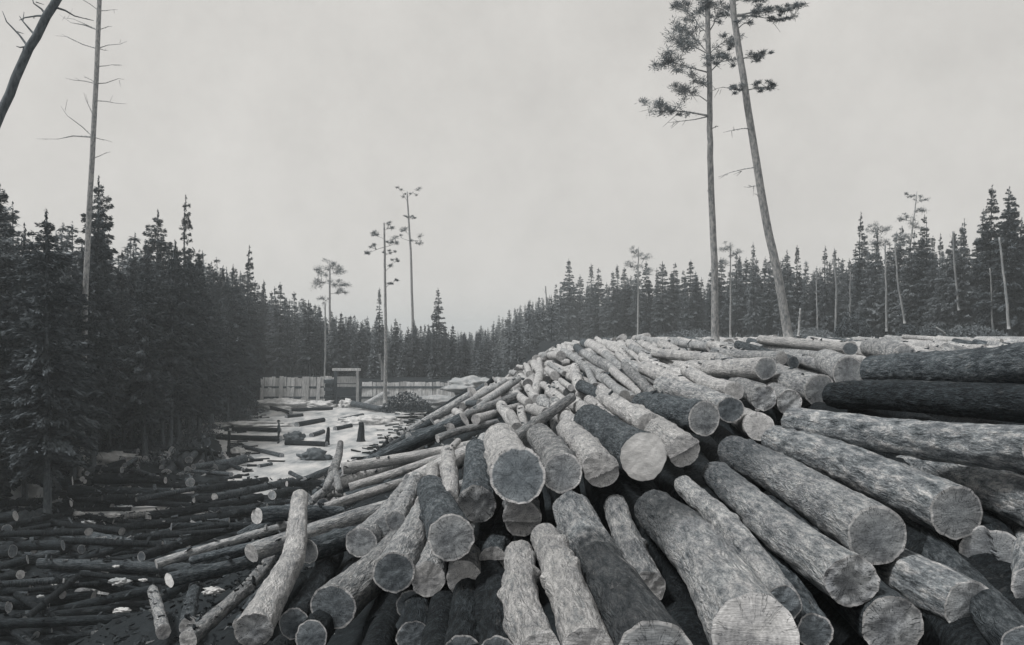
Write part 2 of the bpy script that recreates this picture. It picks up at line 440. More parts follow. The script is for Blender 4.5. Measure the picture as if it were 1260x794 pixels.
def log_parts(r0, r1, L, seed, ns=40, nl=44, near=('flat',), far=('flat',), crook=0.0, bump=1.0, path=None, knots=3):
    rng = np.random.default_rng(seed)
    th = np.linspace(0, 2 * np.pi, ns, endpoint=False)
    ts = np.linspace(0, 1, nl)
    ph = rng.uniform(0, 6.28, 4); ca = rng.uniform(0, 6.28)
    ov = rng.uniform(.0, .05)
    kn = [(rng.uniform(.1, .9) * L, rng.uniform(0, 6.28), rng.uniform(.5, 1)) for _ in range(knots)]
    V = np.zeros((nl, ns, 3))
    fl = rng.uniform(0, .10)
    for i, t in enumerate(ts):
        z = t * L
        r = r0 + (r1 - r0) * t
        r *= 1 + fl * math.exp(-z / .35) * .6
        cx = crook * math.cos(ca) * (math.sin(t * math.pi * 1.1) + .3 * math.sin(t * 7 + ph[0]))
        cy = crook * math.sin(ca) * (math.sin(t * math.pi * 1.1) + .3 * math.sin(t * 6 + ph[1]))
        if path is not None:
            cx += np.interp(t, path[0], path[1]); cy += np.interp(t, path[0], path[2])
        for j, a in enumerate(th):
            c, s = math.cos(a), math.sin(a)
            rr = r * (1 + ov * math.cos(2 * a + ph[2]) + .05 * mnoise.noise(Vector((c * 1.2 + seed, s * 1.2, z * 1.4))) + .022 * mnoise.noise(Vector((c * 3.1 + seed, s * 3.1, z * 5))))
            if bump:
                q = mnoise.fractal(Vector((c * r * 16 + seed * 3.1, s * r * 16, z * 4.5)), .9, 2.1, 3)
                rr += bump * .011 * q
            for kz, ka, kh in kn:
                d2 = ((z - kz) / .055) ** 2 + (((a - ka + math.pi) % (2 * math.pi) - math.pi) * r / .05) ** 2
                if d2 < 8: rr += .036 * kh * math.exp(-d2)
            V[i, j] = (cx + rr * c, cy + rr * s, z)
    en = end_fn(near, r0, rng); ef = end_fn(far, r1, rng)
    for j in range(ns):
        x, y, _ = V[0, j] - V[0].mean(0); e0 = en(x, y)
        x1, y1, _ = V[-1, j] - V[-1].mean(0); e1 = ef(x1, y1)
        V[0, j, 2] = e0; V[-1, j, 2] = L - e1
        for i in range(1, 7):
            V[i, j, 2] = max(V[i, j, 2], e0 + .012 * i); V[-1 - i, j, 2] = min(V[-1 - i, j, 2], L - e1 - .012 * i)
    i, j = np.meshgrid(np.arange(nl - 1), np.arange(ns), indexing='ij'); j2 = (j + 1) % ns
    Fq = np.stack([i * ns + j, i * ns + j2, (i + 1) * ns + j2, (i + 1) * ns + j], -1).reshape(-1, 4)
    discs = []
    for ring, e, sign in ((V[0], en, 1), (V[-1], ef, -1)):
        c0 = ring.mean(0); nr = 9 if ns > 24 else 3
        DV = []; rad = []
        for k in range(nr, 0, -1):
            f = k / nr
            for j_ in range(ns):
                x, y = (ring[j_] - c0)[:2] * f
                zz = ring[j_][2] if k == nr else (e(x, y) if sign > 0 else L - e(x, y))
                DV.append((c0[0] + x, c0[1] + y, zz)); rad.append(f)
        DV.append((c0[0], c0[1], e(0, 0) if sign > 0 else L - e(0, 0))); rad.append(0)
        FF = []
        for k in range(nr - 1):
            for j_ in range(ns):
                q = [k * ns + j_, (k + 1) * ns + j_, (k + 1) * ns + (j_ + 1) % ns, k * ns + (j_ + 1) % ns]
                FF.append(q if sign > 0 else q[::-1])
        for j_ in range(ns):
            q = [(nr - 1) * ns + j_, nr * ns, (nr - 1) * ns + (j_ + 1) % ns]
            FF.append(q if sign > 0 else q[::-1])
        if sign > 0: FF = [f[::-1] for f in FF][::1]; FF = [f[::-1] for f in FF]
        discs.append((np.array(DV), FF, rad))
    return V.reshape(-1, 3), Fq[:, ::-1], discs

def frame(p0, p1):
    z = np.array(p1, float) - np.array(p0, float); L = np.linalg.norm(z); z /= L
    up = np.array([0, 0, 1.]) if abs(z[2]) < .95 else np.array([0, -1., 0])
    y = up - z * np.dot(up, z); y /= np.linalg.norm(y)
    x = np.cross(y, z)
    return Matrix((x, y, z)).transposed().to_quaternion(), L

placed = []     # (p0, p1, r) of every log lying on the pile
def add_log(p0, p1, r0, r1, seed, bark='n', face='g', near=('flat',), far=('flat',), label=None, group=None,
            crook=.0, ns=40, nl=44, path=None, face_far=None, name='log', keep=True, bump=1.0, knots=3):
    q, L = frame(p0, p1)
    root = empty(name, p0, q)
    V, Fq, d = log_parts(r0, r1, L, seed, ns, nl, near, far, crook, bump, path, knots)
    obj('bark', mesh_from('bark', V, Fq, [BARKS[bark]]), root)
    for (DV, DF, rad), fm in zip(d, (face, face_far or face)):
        me = mesh_from('cut_face', DV, DF, [FACES[fm]], smooth=False, attrs={'rad': rad})
        obj('cut_face', me, root)
    tag(root, label, 'log', group)
    if keep: placed.append((np.array(p0), np.array(p1), max(r0, r1)))
    return root

G_TOP = 'logs of the big pile that stand out in the foreground'
# near end (px, py, distance), far end (px, py, distance), width in px at the near end, far/near radius ratio, length or None,
# bark, face, near end style, crook, label
H = [
 # --- front row running out of the bottom of the picture
 ((664, 806, 4.05), (636, 682, 5.95), 52, .98, None, 'p', 'p', ('flat',), .012, 'slender pale log at bottom centre, left one of a parallel pair leaving the picture'),
 ((724, 806, 4.05), (672, 662, 6.3), 62, .94, None, 'p', 'p', ('flat',), .012, 'pale smooth log at bottom centre, right one of a parallel pair leaving the picture'),
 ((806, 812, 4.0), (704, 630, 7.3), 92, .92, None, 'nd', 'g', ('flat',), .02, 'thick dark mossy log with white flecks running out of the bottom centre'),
 ((800, 722, 6.1), (757, 622, 8.2), 40, .95, None, 'n', 'p', ('flat',), .01, 'grey log half buried between the two thickest front logs'),
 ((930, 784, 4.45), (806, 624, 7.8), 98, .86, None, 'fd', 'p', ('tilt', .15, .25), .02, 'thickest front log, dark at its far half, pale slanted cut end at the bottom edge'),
 ((966, 744, 5.0), (843, 596, 8.9), 44, .95, None, 'n', 'd', ('rough', .05), .02, 'narrow pale-barked log right of the thickest front log, frayed dark end'),
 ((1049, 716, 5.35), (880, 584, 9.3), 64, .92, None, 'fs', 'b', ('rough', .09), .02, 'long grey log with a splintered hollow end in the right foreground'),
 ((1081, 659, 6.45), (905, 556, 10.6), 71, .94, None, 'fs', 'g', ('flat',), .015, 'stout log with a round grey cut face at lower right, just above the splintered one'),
 ((1177, 630, 7.1), (955, 541, 11.2), 65, .95, None, 'r', 'g', ('flat',), .015, 'long log at right with a clean round face, tucked under the bright-topped log'),
 ((1290, 556, 6.5), (979, 520, 10.9), 60, .95, None, 'r', 'g', ('flat',), .02, 'bright-topped rough log with dark underside running to the right edge'),
 ((1290, 499, 9.1), (1026, 486, 13.2), 49, .98, None, 'm', 'd', ('flat',), .015, 'dark wet log running to the right edge above the bright-topped one'),
 ((1290, 444, 9.4), (1075, 456, 13.6), 54, .98, None, 'd', 'g', ('flat',), .02, 'rough grey log, topmost one at the right edge'),
 ((1300, 628, 6.6), (1120, 574, 10.2), 66, .95, None, 'r', 'g', ('flat',), .02, 'scaly log at the right edge partly behind the clean round face'),
 ((1222, 684, 6.9), (1154, 590, 10.6), 66, .95, None, 'm', 'g', ('notch', 15, .1, .16), .0, 'half-cut log end like a pale half moon in the gap at right'),
 ((1194, 748, 5.75), (951, 624, 9.2), 66, .97, None, 'r', 'g', ('rough', .03), .0, 'short-looking scaly log with a mottled end low at the right'),
 ((1098, 772, 5.3), (947, 630, 8.8), 72, .97, None, 'd', 'b', ('rough', .04), .0, 'mottled log end cut off by the bottom edge at right'),
 ((1278, 724, 5.9), (1262, 602, 9.6), 60, .97, None, 'r', 'g', ('rough', .04), .0, 'scaly log end cut off by the right edge low down'),
 ((1004, 778, 5.2), (904, 634, 8.6), 44, .97, None, 'd', 'd', ('rough', .03), .0, 'small dark log end at the bottom edge under the frayed log'),
 ((1262, 800, 5.0), (1113, 644, 8.4), 56, .97, None, 'd', 'd', ('flat',), .0, 'dark log in the bottom right corner'),
 # --- second tier, cut ends facing the camera
 ((637, 586, 7.75), (616, 543, 11.4), 65, .95, None, 'p', 'd', ('tilt', -.1, .2), .01, 'big log with a dark scalloped cut face in the middle of the pile'),
 ((693, 582, 7.9), (664, 536, 11.8), 46, .95, None, 'n', 'g', ('tilt', 0, .1), .01, 'log with a plain grey face right of the big dark-faced log'),
 ((741, 578, 8.1), (700, 530, 11.9), 44, .95, None, 'p', 'p', ('notch', 115, -.25, .07), .01, 'log with a stepped felling cut across its pale face'),
 ((791, 561, 8.9), (724, 517, 12.6), 58, .93, None, 'd', 'w', ('flat',), .01, 'dark-barked log with the brightest freshly cut white face'),
 ((842, 556, 9.1), (778, 509, 12.9), 40, .95, None, 'p', 'p', ('notch', 120, .0, .06), .01, 'pale log with a split face right of the white-faced log'),
 ((800, 524, 10.6), (746, 489, 14.2), 30, .95, None, 'p', 'p', ('flat',), .01, 'pale log whose near end dives under the dark round-faced log'),
 ((866, 515, 10.8), (790, 498, 13.6), 41, .95, None, 'd', 'g', ('flat',), .01, 'dark-sided log with a bright bark ring round its grey face'),
 ((899, 504, 11.7), (815, 474, 15.2), 32, .95, None, 'n', 'd', ('tilt', .2, 0), .02, 'log with a dim face directly right of the bright-ringed one'),
 ((940, 491, 12.7), (905, 474, 16.4), 29, .95, None, 'n', 'b', ('rough', .05), .01, 'small log with a cracked pale face below the cluster crest at right centre'),
 ((971, 496, 12.6), (948, 480, 16.2), 30, .95, None, 'n', 'b', ('rough', .05), .01, 'log with a chipped face between the cracked one and the ringed one'),
 ((934, 524, 11.4), (900, 506, 15.0), 34, .95, None, 'p', 'p', ('tilt', .15, .1), .01, 'pale stub of a log with a double ring in the dark hollow at right centre'),
 ((1009, 480, 13.6), (935, 456, 17.2), 38, .95, None, 'n', 'g', ('flat',), .01, 'log with a bright rim around its grey face, left of the dark wet log'),
 ((1044, 459, 14.6), (1015, 444, 18.2), 38, .95, None, 'n', 'g', ('flat',), .01, 'log face half hidden behind the dark wet log, pale arc on top'),
 ((904, 482, 13.4), (845, 457, 17.2), 22, .95, None, 'p', 'p', ('flat',), .02, 'slim pale log ending above the dim-faced log'),
 ((962, 441, 18.5), (880, 434, 22.0), 16, .95, None, 'n', 'p', ('flat',), .02, 'log with an oval pale end high on the pile at right centre'),
 ((1113, 440, 14.2), (1070, 428, 18.0), 30, .95, None, 'n', 'g', ('flat',), .01, 'round pale log end near the top right of the pile'),
 # --- left front: ends facing out over the slope
 ((555, 662, 7.9), (530, 602, 11.6), 55, .95, None, 'd', 'g', ('flat',), .0, 'clean round log face with bark ring above the lower left cluster'),
 ((485, 704, 8.4), (540, 605, 12.0), 50, .95, None, 'n', 'd', ('flat',), .01, 'log with a dark face and pale rim, left of the clean round face'),
 ((527, 713, 8.4), (543, 623, 12.0), 42, .95, None, 'n', 'p', ('rough', .02), .0, 'log face below and between the two larger round faces'),
 ((571, 714, 8.3), (586, 621, 12.0), 45, .95, None, 'n', 'p', ('rough', .02), .0, 'mottled pale log face at the bottom of the lower left cluster'),
 ((607, 690, 8.6), (634, 609, 12.2), 34, .95, None, 'd', 'p', ('notch', 95, .0, .07), .0, 'small notched log end left of the slender pale pair'),
 ((643, 640, 8.5), (638, 573, 12.1), 46, .95, None, 'n', 'p', ('notch', 88, -.15, .14), .0, 'half-moon pale log face under the big dark-faced log'),
 ((411, 747, 8.75), (520, 640, 12.0), 54, .93, None, 'n', 'd', ('flat',), .02, 'stout log with a cracked dark face and bright rim, lowest big one at left'),
 ((362, 767, 8.7), (412, 682, 12.3), 35, .95, None, 'm', 'd', ('flat',), .01, 'thin dark log end left of the cracked dark face, upper of two'),
 ((383, 784, 8.3), (438, 700, 11.8), 40, .95, None, 'm', 'd', ('flat',), .01, 'thin dark log end left of the cracked dark face, lower of two'),
 ((379, 679, 11.0), (520, 640, 13.4), 29, .95, None, 'd', 'g', ('flat',), .01, 'dark log end peeping out beside the crooked log'),
 ((444, 667, 10.4), (500, 618, 13.8), 36, .95, None, 'n', 'g', ('flat',), .01, 'stubby grey log with a rounded end above the cracked dark face'),
 ((470, 648, 10.9), (498, 600, 14.4), 24, .95, None, 'n', 'g', ('flat',), .01, 'narrow log, left one of two small round ends'),
 ((487, 642, 10.8), (512, 590, 14.4), 25, .95, None, 'n', 'g', ('flat',), .01, 'narrow log, right one of two small round ends'),
 ((522, 622, 10.6), (534, 575, 14.3), 22, .95, None, 'p', 'p', ('flat',), .01, 'slim pale upright-looking log left of its twin above the round face'),
 ((552, 616, 10.0), (551, 556, 13.8), 24, .95, None, 'p', 'p', ('flat',), .01, 'slim pale log standing out between two darker ones left of the broken end'),
 ((587, 621, 9.1), (588, 556, 12.8), 46, .9, None, 'd', 'b', ('rough', .07), .01, 'dark log with a torn broken end left of the big dark-faced log'),
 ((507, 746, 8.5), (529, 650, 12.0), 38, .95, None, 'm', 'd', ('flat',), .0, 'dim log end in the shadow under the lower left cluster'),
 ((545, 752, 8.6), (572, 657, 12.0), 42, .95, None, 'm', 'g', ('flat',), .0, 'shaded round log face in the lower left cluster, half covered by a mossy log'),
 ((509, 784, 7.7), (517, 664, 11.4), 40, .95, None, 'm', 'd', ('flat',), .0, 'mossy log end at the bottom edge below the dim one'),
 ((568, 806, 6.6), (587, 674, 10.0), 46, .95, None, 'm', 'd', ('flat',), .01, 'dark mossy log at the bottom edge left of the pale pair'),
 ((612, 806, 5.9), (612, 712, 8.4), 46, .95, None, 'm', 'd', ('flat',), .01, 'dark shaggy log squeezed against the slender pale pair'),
 # --- logs strewn down the slope at left
 ((316, 635, 14.2), (420, 631, 15.2), 20, .97, None, 'd', 'p', ('tilt', -.2, 0), .01, 'short dark log lying across behind the crooked log'),
 ((309, 680, 13.0), (468, 631, 14.2), 23, .97, 4.2, 'n', 'p', ('tilt', -.3, 0), .02, 'log with a pale slanted end passing under the crooked log'),
 ((208, 715, 16.4), (330, 682, 17.8), 17, .97, 4.0, 'd', 'w', ('tilt', -.2, 0), .02, 'dark log with a small bright end low on the left slope'),
 ((192, 694, 19.4), (322, 656, 20.6), 11, .97, 4.0, 'n', 'p', ('flat',), .03, 'grey log lying along the foot of the slope, upper of the pair at left'),
 ((236, 690, 18.6), (330, 664, 18.0), 10, .97, 4.0, 'd', 'p', ('flat',), .03, 'thin dark log beneath the grey one at the foot of the slope'),
 ((231, 788, 11.9), (336, 686, 15.3), 22, .8, None, 'n', 'p', ('flat',), .03, 'long thin log slanting down left beside the crooked log, left of two'),
 ((296, 770, 12.0), (357, 690, 15.0), 18, .8, None, 'd', 'p', ('flat',), .03, 'darker thin log slanting down left beside the crooked log, right of two'),
 ((201, 778, 15.8), (188, 726, 18.6), 17, .9, None, 'n', 'p', ('flat',), .02, 'short grey stub near the bottom left corner, left of two'),
 ((231, 771, 14.2), (240, 722, 17.0), 20, .9, None, 'd', 'p', ('flat',), .02, 'short darker stub near the bottom left corner, right of two'),
 ((421, 577, 21.5), (535, 556, 22.3), 14, .97, 4.2, 'x', 'p', ('flat',), .02, 'bright peeled log lying across the top of the left slope'),
 ((430, 600, 19.0), (548, 562, 19.6), 11, .97, 4.2, 'p', 'p', ('flat',), .03, 'pale thin log just below the bright peeled one'),
 ((400, 626, 15.6), (560, 566, 18.5), 12, .9, 4.6, 'p', 'p', ('flat',), .03, 'longest thin pale log slanting up from the crooked log'),
 ((425, 612, 17.0), (500, 590, 17.6), 12, .95, 3.6, 'd', 'p', ('flat',), .02, 'dark log end beneath the longest thin pale log'),
 ((514, 541, 25.5), (636, 486, 28.5), 12, .9, None, 'n', 'p', ('flat',), .03, 'long straight log lying diagonally across the small logs left of centre'),
 ((538, 540, 24.0), (612, 519, 25.0), 10, .9, None, 'n', 'p', ('flat',), .02, 'second diagonal log parallel beneath the long straight one'),
 ((503, 539, 26.5), (560, 521, 27.5), 13, .95, 3.6, 'd', 'g', ('flat',), .01, 'dark-ended log under the lower end of the long diagonal log'),
]
def build_heroes(report=False):
    for k, (n, f, wn, tp, L, bk, fc, st, ck, lab) in enumerate(H):
        p0, p1 = P(*n), P(*f)
        r0 = wn * n[2] / F / 2; r1 = r0 * tp
        if L:
            d = (p1 - p0) / np.linalg.norm(p1 - p0); p1 = p0 + d * L
        if report:
            print('%2d D=%.2f L=%.2f z=%.2f/%.2f S=%.2f/%.2f  wf=%.0f %s' % (k, 2 * r0, np.linalg.norm(p1 - p0), p0[2] - EYE, p1[2] - EYE, S(p0[0], p0[1]), S(p1[0], p1[1]), 2 * r1 * F / p1[1], lab[:50]))
        big = n[2] < 13
        add_log(p0, p1, r0, r1, 100 + k, bk, fc, st, label=lab, group=G_TOP, crook=ck + .018, knots=6, ns=56 if n[2] < 9.2 else (40 if big else 24), nl=100 if n[2] < 9.2 else (50 if big else 20))
    # the crooked log that lies over the others at left
    a, b, c = P(312, 776, 7.9), P(362, 686, 10.3), P(369, 611, 12.4)
    q, L = frame(a, c)
    loc = q.to_matrix().transposed() @ Vector(b - a)
    tb = loc.z / L
    tt = [0, tb * .5, tb * .85, tb, tb + .12, tb + .5 * (1 - tb), 1]
    fx = [0, .47, .85, .93, .80, .48, 0]
    add_log(a, c, .155, .107, 990, 'p', 'b', ('rough', .06), label='crooked pale log bent in the middle, lying uphill over the left logs', group=G_TOP,
            ns=40, nl=70, path=(tt, [loc.x * v for v in fx], [loc.y * v for v in fx]))
build_heroes()

# ---- the many other logs: each is let down onto what already lies there
GX0, GY0, GS = -24.0, 1.0, .1
gxs = np.arange(GX0, 34, GS); gys = np.arange(GY0, 60, GS)
GXX, GYY = np.meshgrid(gxs, gys, indexing='ij')
HF = ground_z(GXX, GYY)
HF = np.where((GXX < -6) , np.maximum(HF, np.where(GYY > 46, -.05, HF)), HF)
MASK = np.zeros(HF.shape, bool)

def raster(p0, p1, r, mask=False):
    global HF
    lo = np.minimum(p0, p1)[:2] - r; hi = np.maximum(p0, p1)[:2] + r
    i0, j0 = max(0, int((lo[0] - GX0) / GS)), max(0, int((lo[1] - GY0) / GS))
    i1, j1 = min(HF.shape[0], int((hi[0] - GX0) / GS) + 2), min(HF.shape[1], int((hi[1] - GY0) / GS) + 2)
    if i1 <= i0 or j1 <= j0: return
    X, Y = GXX[i0:i1, j0:j1], GYY[i0:i1, j0:j1]
    d = (p1 - p0)[:2]; L2 = d @ d
    t = ((X - p0[0]) * d[0] + (Y - p0[1]) * d[1]) / L2
    o2 = (X - p0[0] - t * d[0]) ** 2 + (Y - p0[1] - t * d[1]) ** 2
    ok = (t >= 0) & (t <= 1) & (o2 < r * r)
    z = p0[2] + t * (p1[2] - p0[2]) + np.sqrt(np.maximum(r * r - o2, 0))
    HF[i0:i1, j0:j1] = np.where(ok, np.maximum(HF[i0:i1, j0:j1], z), HF[i0:i1, j0:j1])
    if mask: MASK[i0:i1, j0:j1] |= ok

for p0, p1, r in placed: raster(p0, p1, r, True)

TT = np.linspace(-.5, .5, 31)
def drop(x, y, phi, L, r, maxmask=.25, slope=.3, tol=.12, flat=None):
    d = np.array([math.sin(phi), -math.cos(phi)]); n = np.array([-d[1], d[0]])
    req = np.full(len(TT), -1e9); mk = 0
    for o in (-.8, -.4, 0, .4, .8):
        X = x + TT * L * d[0] + o * r * n[0]; Y = y + TT * L * d[1] + o * r * n[1]
        i = np.clip(((X - GX0) / GS).round().astype(int), 0, HF.shape[0] - 1); j = np.clip(((Y - GY0) / GS).round().astype(int), 0, HF.shape[1] - 1)
        req = np.maximum(req, HF[i, j] + r * math.sqrt(1 - o * o)); mk += MASK[i, j].mean()
    if mk / 5 > maxmask: return None
    a, b = TT[:15, None], TT[None, 16:]
    ra, rb = req[:15, None], req[None, 16:]
    at0 = ra + (rb - ra) * (0 - a) / (b - a)
    k = np.unravel_index(np.argmax(at0), at0.shape)
    m = ((rb - ra) / (b - a))[k]
    m = float(np.clip(m, -slope * L, slope * L))
    z0 = float(np.max(req - m * TT)) - .025
    pn = np.array([x + .5 * L * d[0], y + .5 * L * d[1], z0 + .5 * m])      # near end
    pf = np.array([x - .5 * L * d[0], y - .5 * L * d[1], z0 - .5 * m])
    for p in (pn, pf):      # keep to the shape of the pile
        top = flat if flat is not None else EYE + float(S(p[0], p[1])) + tol
        if p[2] > top: return None
    raster(pn, pf, r)
    return pn, pf, r

rl = np.random.default_rng(11)
VAR = []
for k in range(14):
    ns, nl = 20, 14
    V, Fq, d = log_parts(.15, .15 * rl.uniform(.87, 1.0), 4.0, 500 + k, ns, nl, ('tilt', rl.uniform(-.3, .3), rl.uniform(-.3, .3)), ('flat',), rl.uniform(.004, .02), .8, None, 3)
    bk = ('p', 'n', 'p', 'n', 'p', 'd', 'p')[k % 7]
    fc = ('p', 'g', 'p', 'd')[k % 4]
    VAR.append(dict(V=V, F=Fq, d=d, bk=bk, fc=fc))
MESHES = {}
def var_meshes(k, bk, fc):
    key = (k, bk, fc)
    if key not in MESHES:
        v = VAR[k]
        MESHES[key] = (mesh_from('bark', v['V'], v['F'], [BARKS[bk]]),
                       [mesh_from('cut_face', DV, DF, [FACES[fc]], smooth=False, attrs={'rad': rad}) for DV, DF, rad in v['d']])
    return MESHES[key]
def place_small(pn, pf, r, k, bk, fc, label, group):
    q, L = frame(pn, pf)
    root = empty('log', pn, q); root.scale = (r / .15, r / .15, L / 4.0)
    b, fs = var_meshes(k, bk, fc)
    obj('bark', b, root)
    for f in fs: obj('cut_face', f, root)
    tag(root, label, 'log', group)
def ordinal(n):
    small = 'first second third fourth fifth sixth seventh eighth ninth tenth eleventh twelfth thirteenth fourteenth fifteenth sixteenth seventeenth eighteenth nineteenth twentieth'.split()
    if n <= 20: return small[n - 1]
    tens = {2: 'twenty', 3: 'thirty', 4: 'forty', 5: 'fifty'}[n // 10]
    return tens + '-' + small[n % 10 - 1] if n % 10 else {30: 'thirtieth', 40: 'fortieth', 50: 'fiftieth'}[n]
TONE = {'p': 'pale', 'n': 'grey', 'd': 'dark', 'm': 'blackish', 'x': 'bright'}
def lay(items, zones, noun, cat_group):
    """items (pn, pf, r, variant, bark, face); zones [(right-hand px limit, phrase)]; one label each, by tone, zone and order"""
    byz = {}
    for it in items:
        px = 630 + F * (it[0][0] + it[1][0]) / (it[0][1] + it[1][1])
        ph = next(p for lim, p in zones if px < lim)
        byz.setdefault((ph, TONE[it[4]]), []).append((px, it))
    for (ph, tn), lst in byz.items():
        lst.sort(key=lambda e: e[0])
        for i, (px, it) in enumerate(lst):
            od = 'only one' if len(lst) == 1 else ordinal(i + 1) + ' from left'
            place_small(*it, '%s %s %s, %s' % (tn, noun, ph, od), cat_group)
def stuff_logs(name, items, label, face=None):
    """the rest of the logs, too many to single out, as one object"""
    if not items: return
    Vs, Fs, Ms, n = [], [], [], 0
    keys = ['p', 'n', 'd', 'm', 'F']
    for pn, pf, r, k, bk in items:
        q, L = frame(pn, pf); Rm = np.array(q.to_matrix())
        v = VAR[k]
        sca = np.array([r / .15, r / .15, L / 4.0])
        V = (v['V'] * sca) @ Rm.T + pn
        Vs.append(V); Fs += (v['F'] + n).tolist(); Ms += [keys.index(bk)] * len(v['F']); n += len(V)
        for DV, DF, rad in v['d']:
            c = DV[:20]
            Vs.append((c * sca) @ Rm.T + pn); Fs.append([n + i for i in range(20)]); Ms.append(4); n += 20
    me = mesh_from(name, np.concatenate(Vs), Fs, [BARK_PALE, BARK, BARK_DARK, BARK_MOSS_SHADE, face or FACE_PALE], midx=Ms)
    tag(obj(name, me), label, 'logs', kind='stuff')

# -- hidden courses under the front of the pile, coloured near-black as gap shade
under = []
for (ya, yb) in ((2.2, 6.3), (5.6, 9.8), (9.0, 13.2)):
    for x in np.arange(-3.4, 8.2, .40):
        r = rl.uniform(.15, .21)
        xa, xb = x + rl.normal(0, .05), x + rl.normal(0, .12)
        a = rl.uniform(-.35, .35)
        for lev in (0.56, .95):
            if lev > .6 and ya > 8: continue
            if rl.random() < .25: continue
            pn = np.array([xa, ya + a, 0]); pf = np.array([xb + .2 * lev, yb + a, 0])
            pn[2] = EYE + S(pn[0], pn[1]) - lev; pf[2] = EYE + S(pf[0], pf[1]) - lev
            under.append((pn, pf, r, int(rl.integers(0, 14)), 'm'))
stuff_logs('buried_logs', under, 'dim logs of the lower courses showing in the dark gaps of the pile', BARK_MOSS_SHADE)  # bark tone on the cut ends too, so shade is in the colour

# -- body of the pile, laid in rows from the back
pile = []
for y0 in np.arange(50, 11.5, -1.5):
    xr = .585 * (y0 + 2) + 2; x = -6.0 if y0 < 40 else -4.0
    while x < xr:
        r = float(np.clip(rl.normal(.14, .035), .085, .25))
        yy = y0 + rl.uniform(-1.1, 1.1)
        left = x < -1.2 + .03 * yy
        phi = rl.normal(-.05, .22) if left else rl.normal(.04 + .014 * max(0, x), .06)
        if rl.random() < .02: phi += rl.normal(0, .5)
        x += r + .005
        if x < -2.4 and yy < 21.5: x += 2 * r; continue
        q = drop(x, yy, phi, rl.uniform(3.3, 4.5), r, .25 if yy > 17 else .08)
        if q: pile.append(q)
        x += r + .005 + rl.exponential(.02)
for _ in range(30):       # a loose top layer
    y0 = rl.uniform(14, 46); x = rl.uniform(-2.5, .5 * y0 + 1)
    q = drop(x, y0, rl.normal(.1, .3), rl.uniform(3, 4.6), float(np.clip(rl.normal(.15, .03), .09, .22)), .05, tol=.3)
    if q: pile.append(q)
def size(q): return -q[2] / min(q[0][1], q[1][1])
pile.sort(key=size)
rest = []; pick = []
for k, (pn, pf, r) in enumerate(pile):
    v = int(rl.integers(0, 14)); bk = str(rl.choice(['p', 'p', 'p', 'n', 'n', 'd'], p=[.25, .25, .15, .15, .12, .08])); fc = str(rl.choice(['p', 'g', 'g', 'd']))
    if k < 125: pick.append((pn, pf, r, v, bk, fc))
    else: rest.append((pn, pf, r, v, bk))
lay(pick, [(600, 'on the far left shoulder of the pile'), (690, 'above the big dark-faced log'), (790, 'behind the white-faced log'), (880, 'above the bright-ringed face'),
           (980, 'behind the cracked and chipped faces'), (1100, 'right of the straight pine foot'), (9999, 'at the clearing end of the pile')], 'smaller log', 'smaller logs packed on the pile')
stuff_logs('far_logs', rest, 'mass of small pale logs heaped towards the crest of the pile')

# -- untidy logs at the foot of the slope
heap = []
for _ in range(420):
    yy = rl.uniform(15, 54); x = rl.uniform(-9.0, -3.2) + .03 * (yy - 20)
    if yy < 23: continue
    if yy < 27 and x < -5.5 and rl.random() < .8: continue
    q = drop(x, yy, rl.normal(1.25, .35), rl.uniform(2.6, 4.6), float(np.clip(rl.normal(.15, .035), .08, .24)), .15, slope=.6, tol=.35)
    if q: heap.append(q)
heap.sort(key=size); rest = []; pick = []
for k, (pn, pf, r) in enumerate(heap):
    v = int(rl.integers(0, 14)); bk = str(rl.choice(['d', 'n', 'm', 'p'], p=[.5, .2, .25, .05])); fc = str(rl.choice(['p', 'g']))
    if k < 50: pick.append((pn, pf, r, v, bk, fc))
    else: rest.append((pn, pf, r, v, bk))
lay(pick, [(330, 'low on the slope left of the crooked log'), (430, 'on the slope around the forked snag'), (500, 'on the slope below the thin pine'), (9999, 'on the slope near the long diagonal log')], 'loose log', 'loose logs strewn on the slope')
stuff_logs('slope_logs', rest, 'tangle of small dark logs heaped at the water edge')

# -- jam of drifted logs on the flat at left
jam = []
for _ in range(300):
    yy = rl.uniform(22.5, 47.5); x = rl.uniform(-.60 * yy - 1, -7.5)
    if x > -9 and yy > 34: continue
    q = drop(x, yy, rl.normal(2.1, .5) if x / yy > -.40 else rl.normal(1.6, .6), rl.uniform(2.2, 6.0), float(np.clip(rl.normal(.15, .045), .07, .27)), .2, flat=.75)
    if q: jam.append(q)
jam.sort(key=size); rest = []; pick = []
for k, (pn, pf, r) in enumerate(jam):
    v = int(rl.integers(0, 14)); dk = pn[0] / pn[1] < -.40
    bk = str(rl.choice(['m', 'd', 'n'], p=[.94, .05, .01] if dk else [.72, .25, .03])); fc = str(rl.choice(['p', 'g', 'd']))
    if k < 48: pick.append((pn, pf, r, v, bk, fc))
    else: rest.append((pn, pf, r, v, bk))
lay(pick, [(90, 'in the jam at the left edge'), (180, 'in the jam below the snow patches'), (270, 'in the jam below the striding man'), (9999, 'in the jam below the open water')], 'drifted log', 'drifted logs jammed on the left flat')
stuff_logs('jammed_logs', rest, 'mass of dark drifted logs jammed on the flat at left')

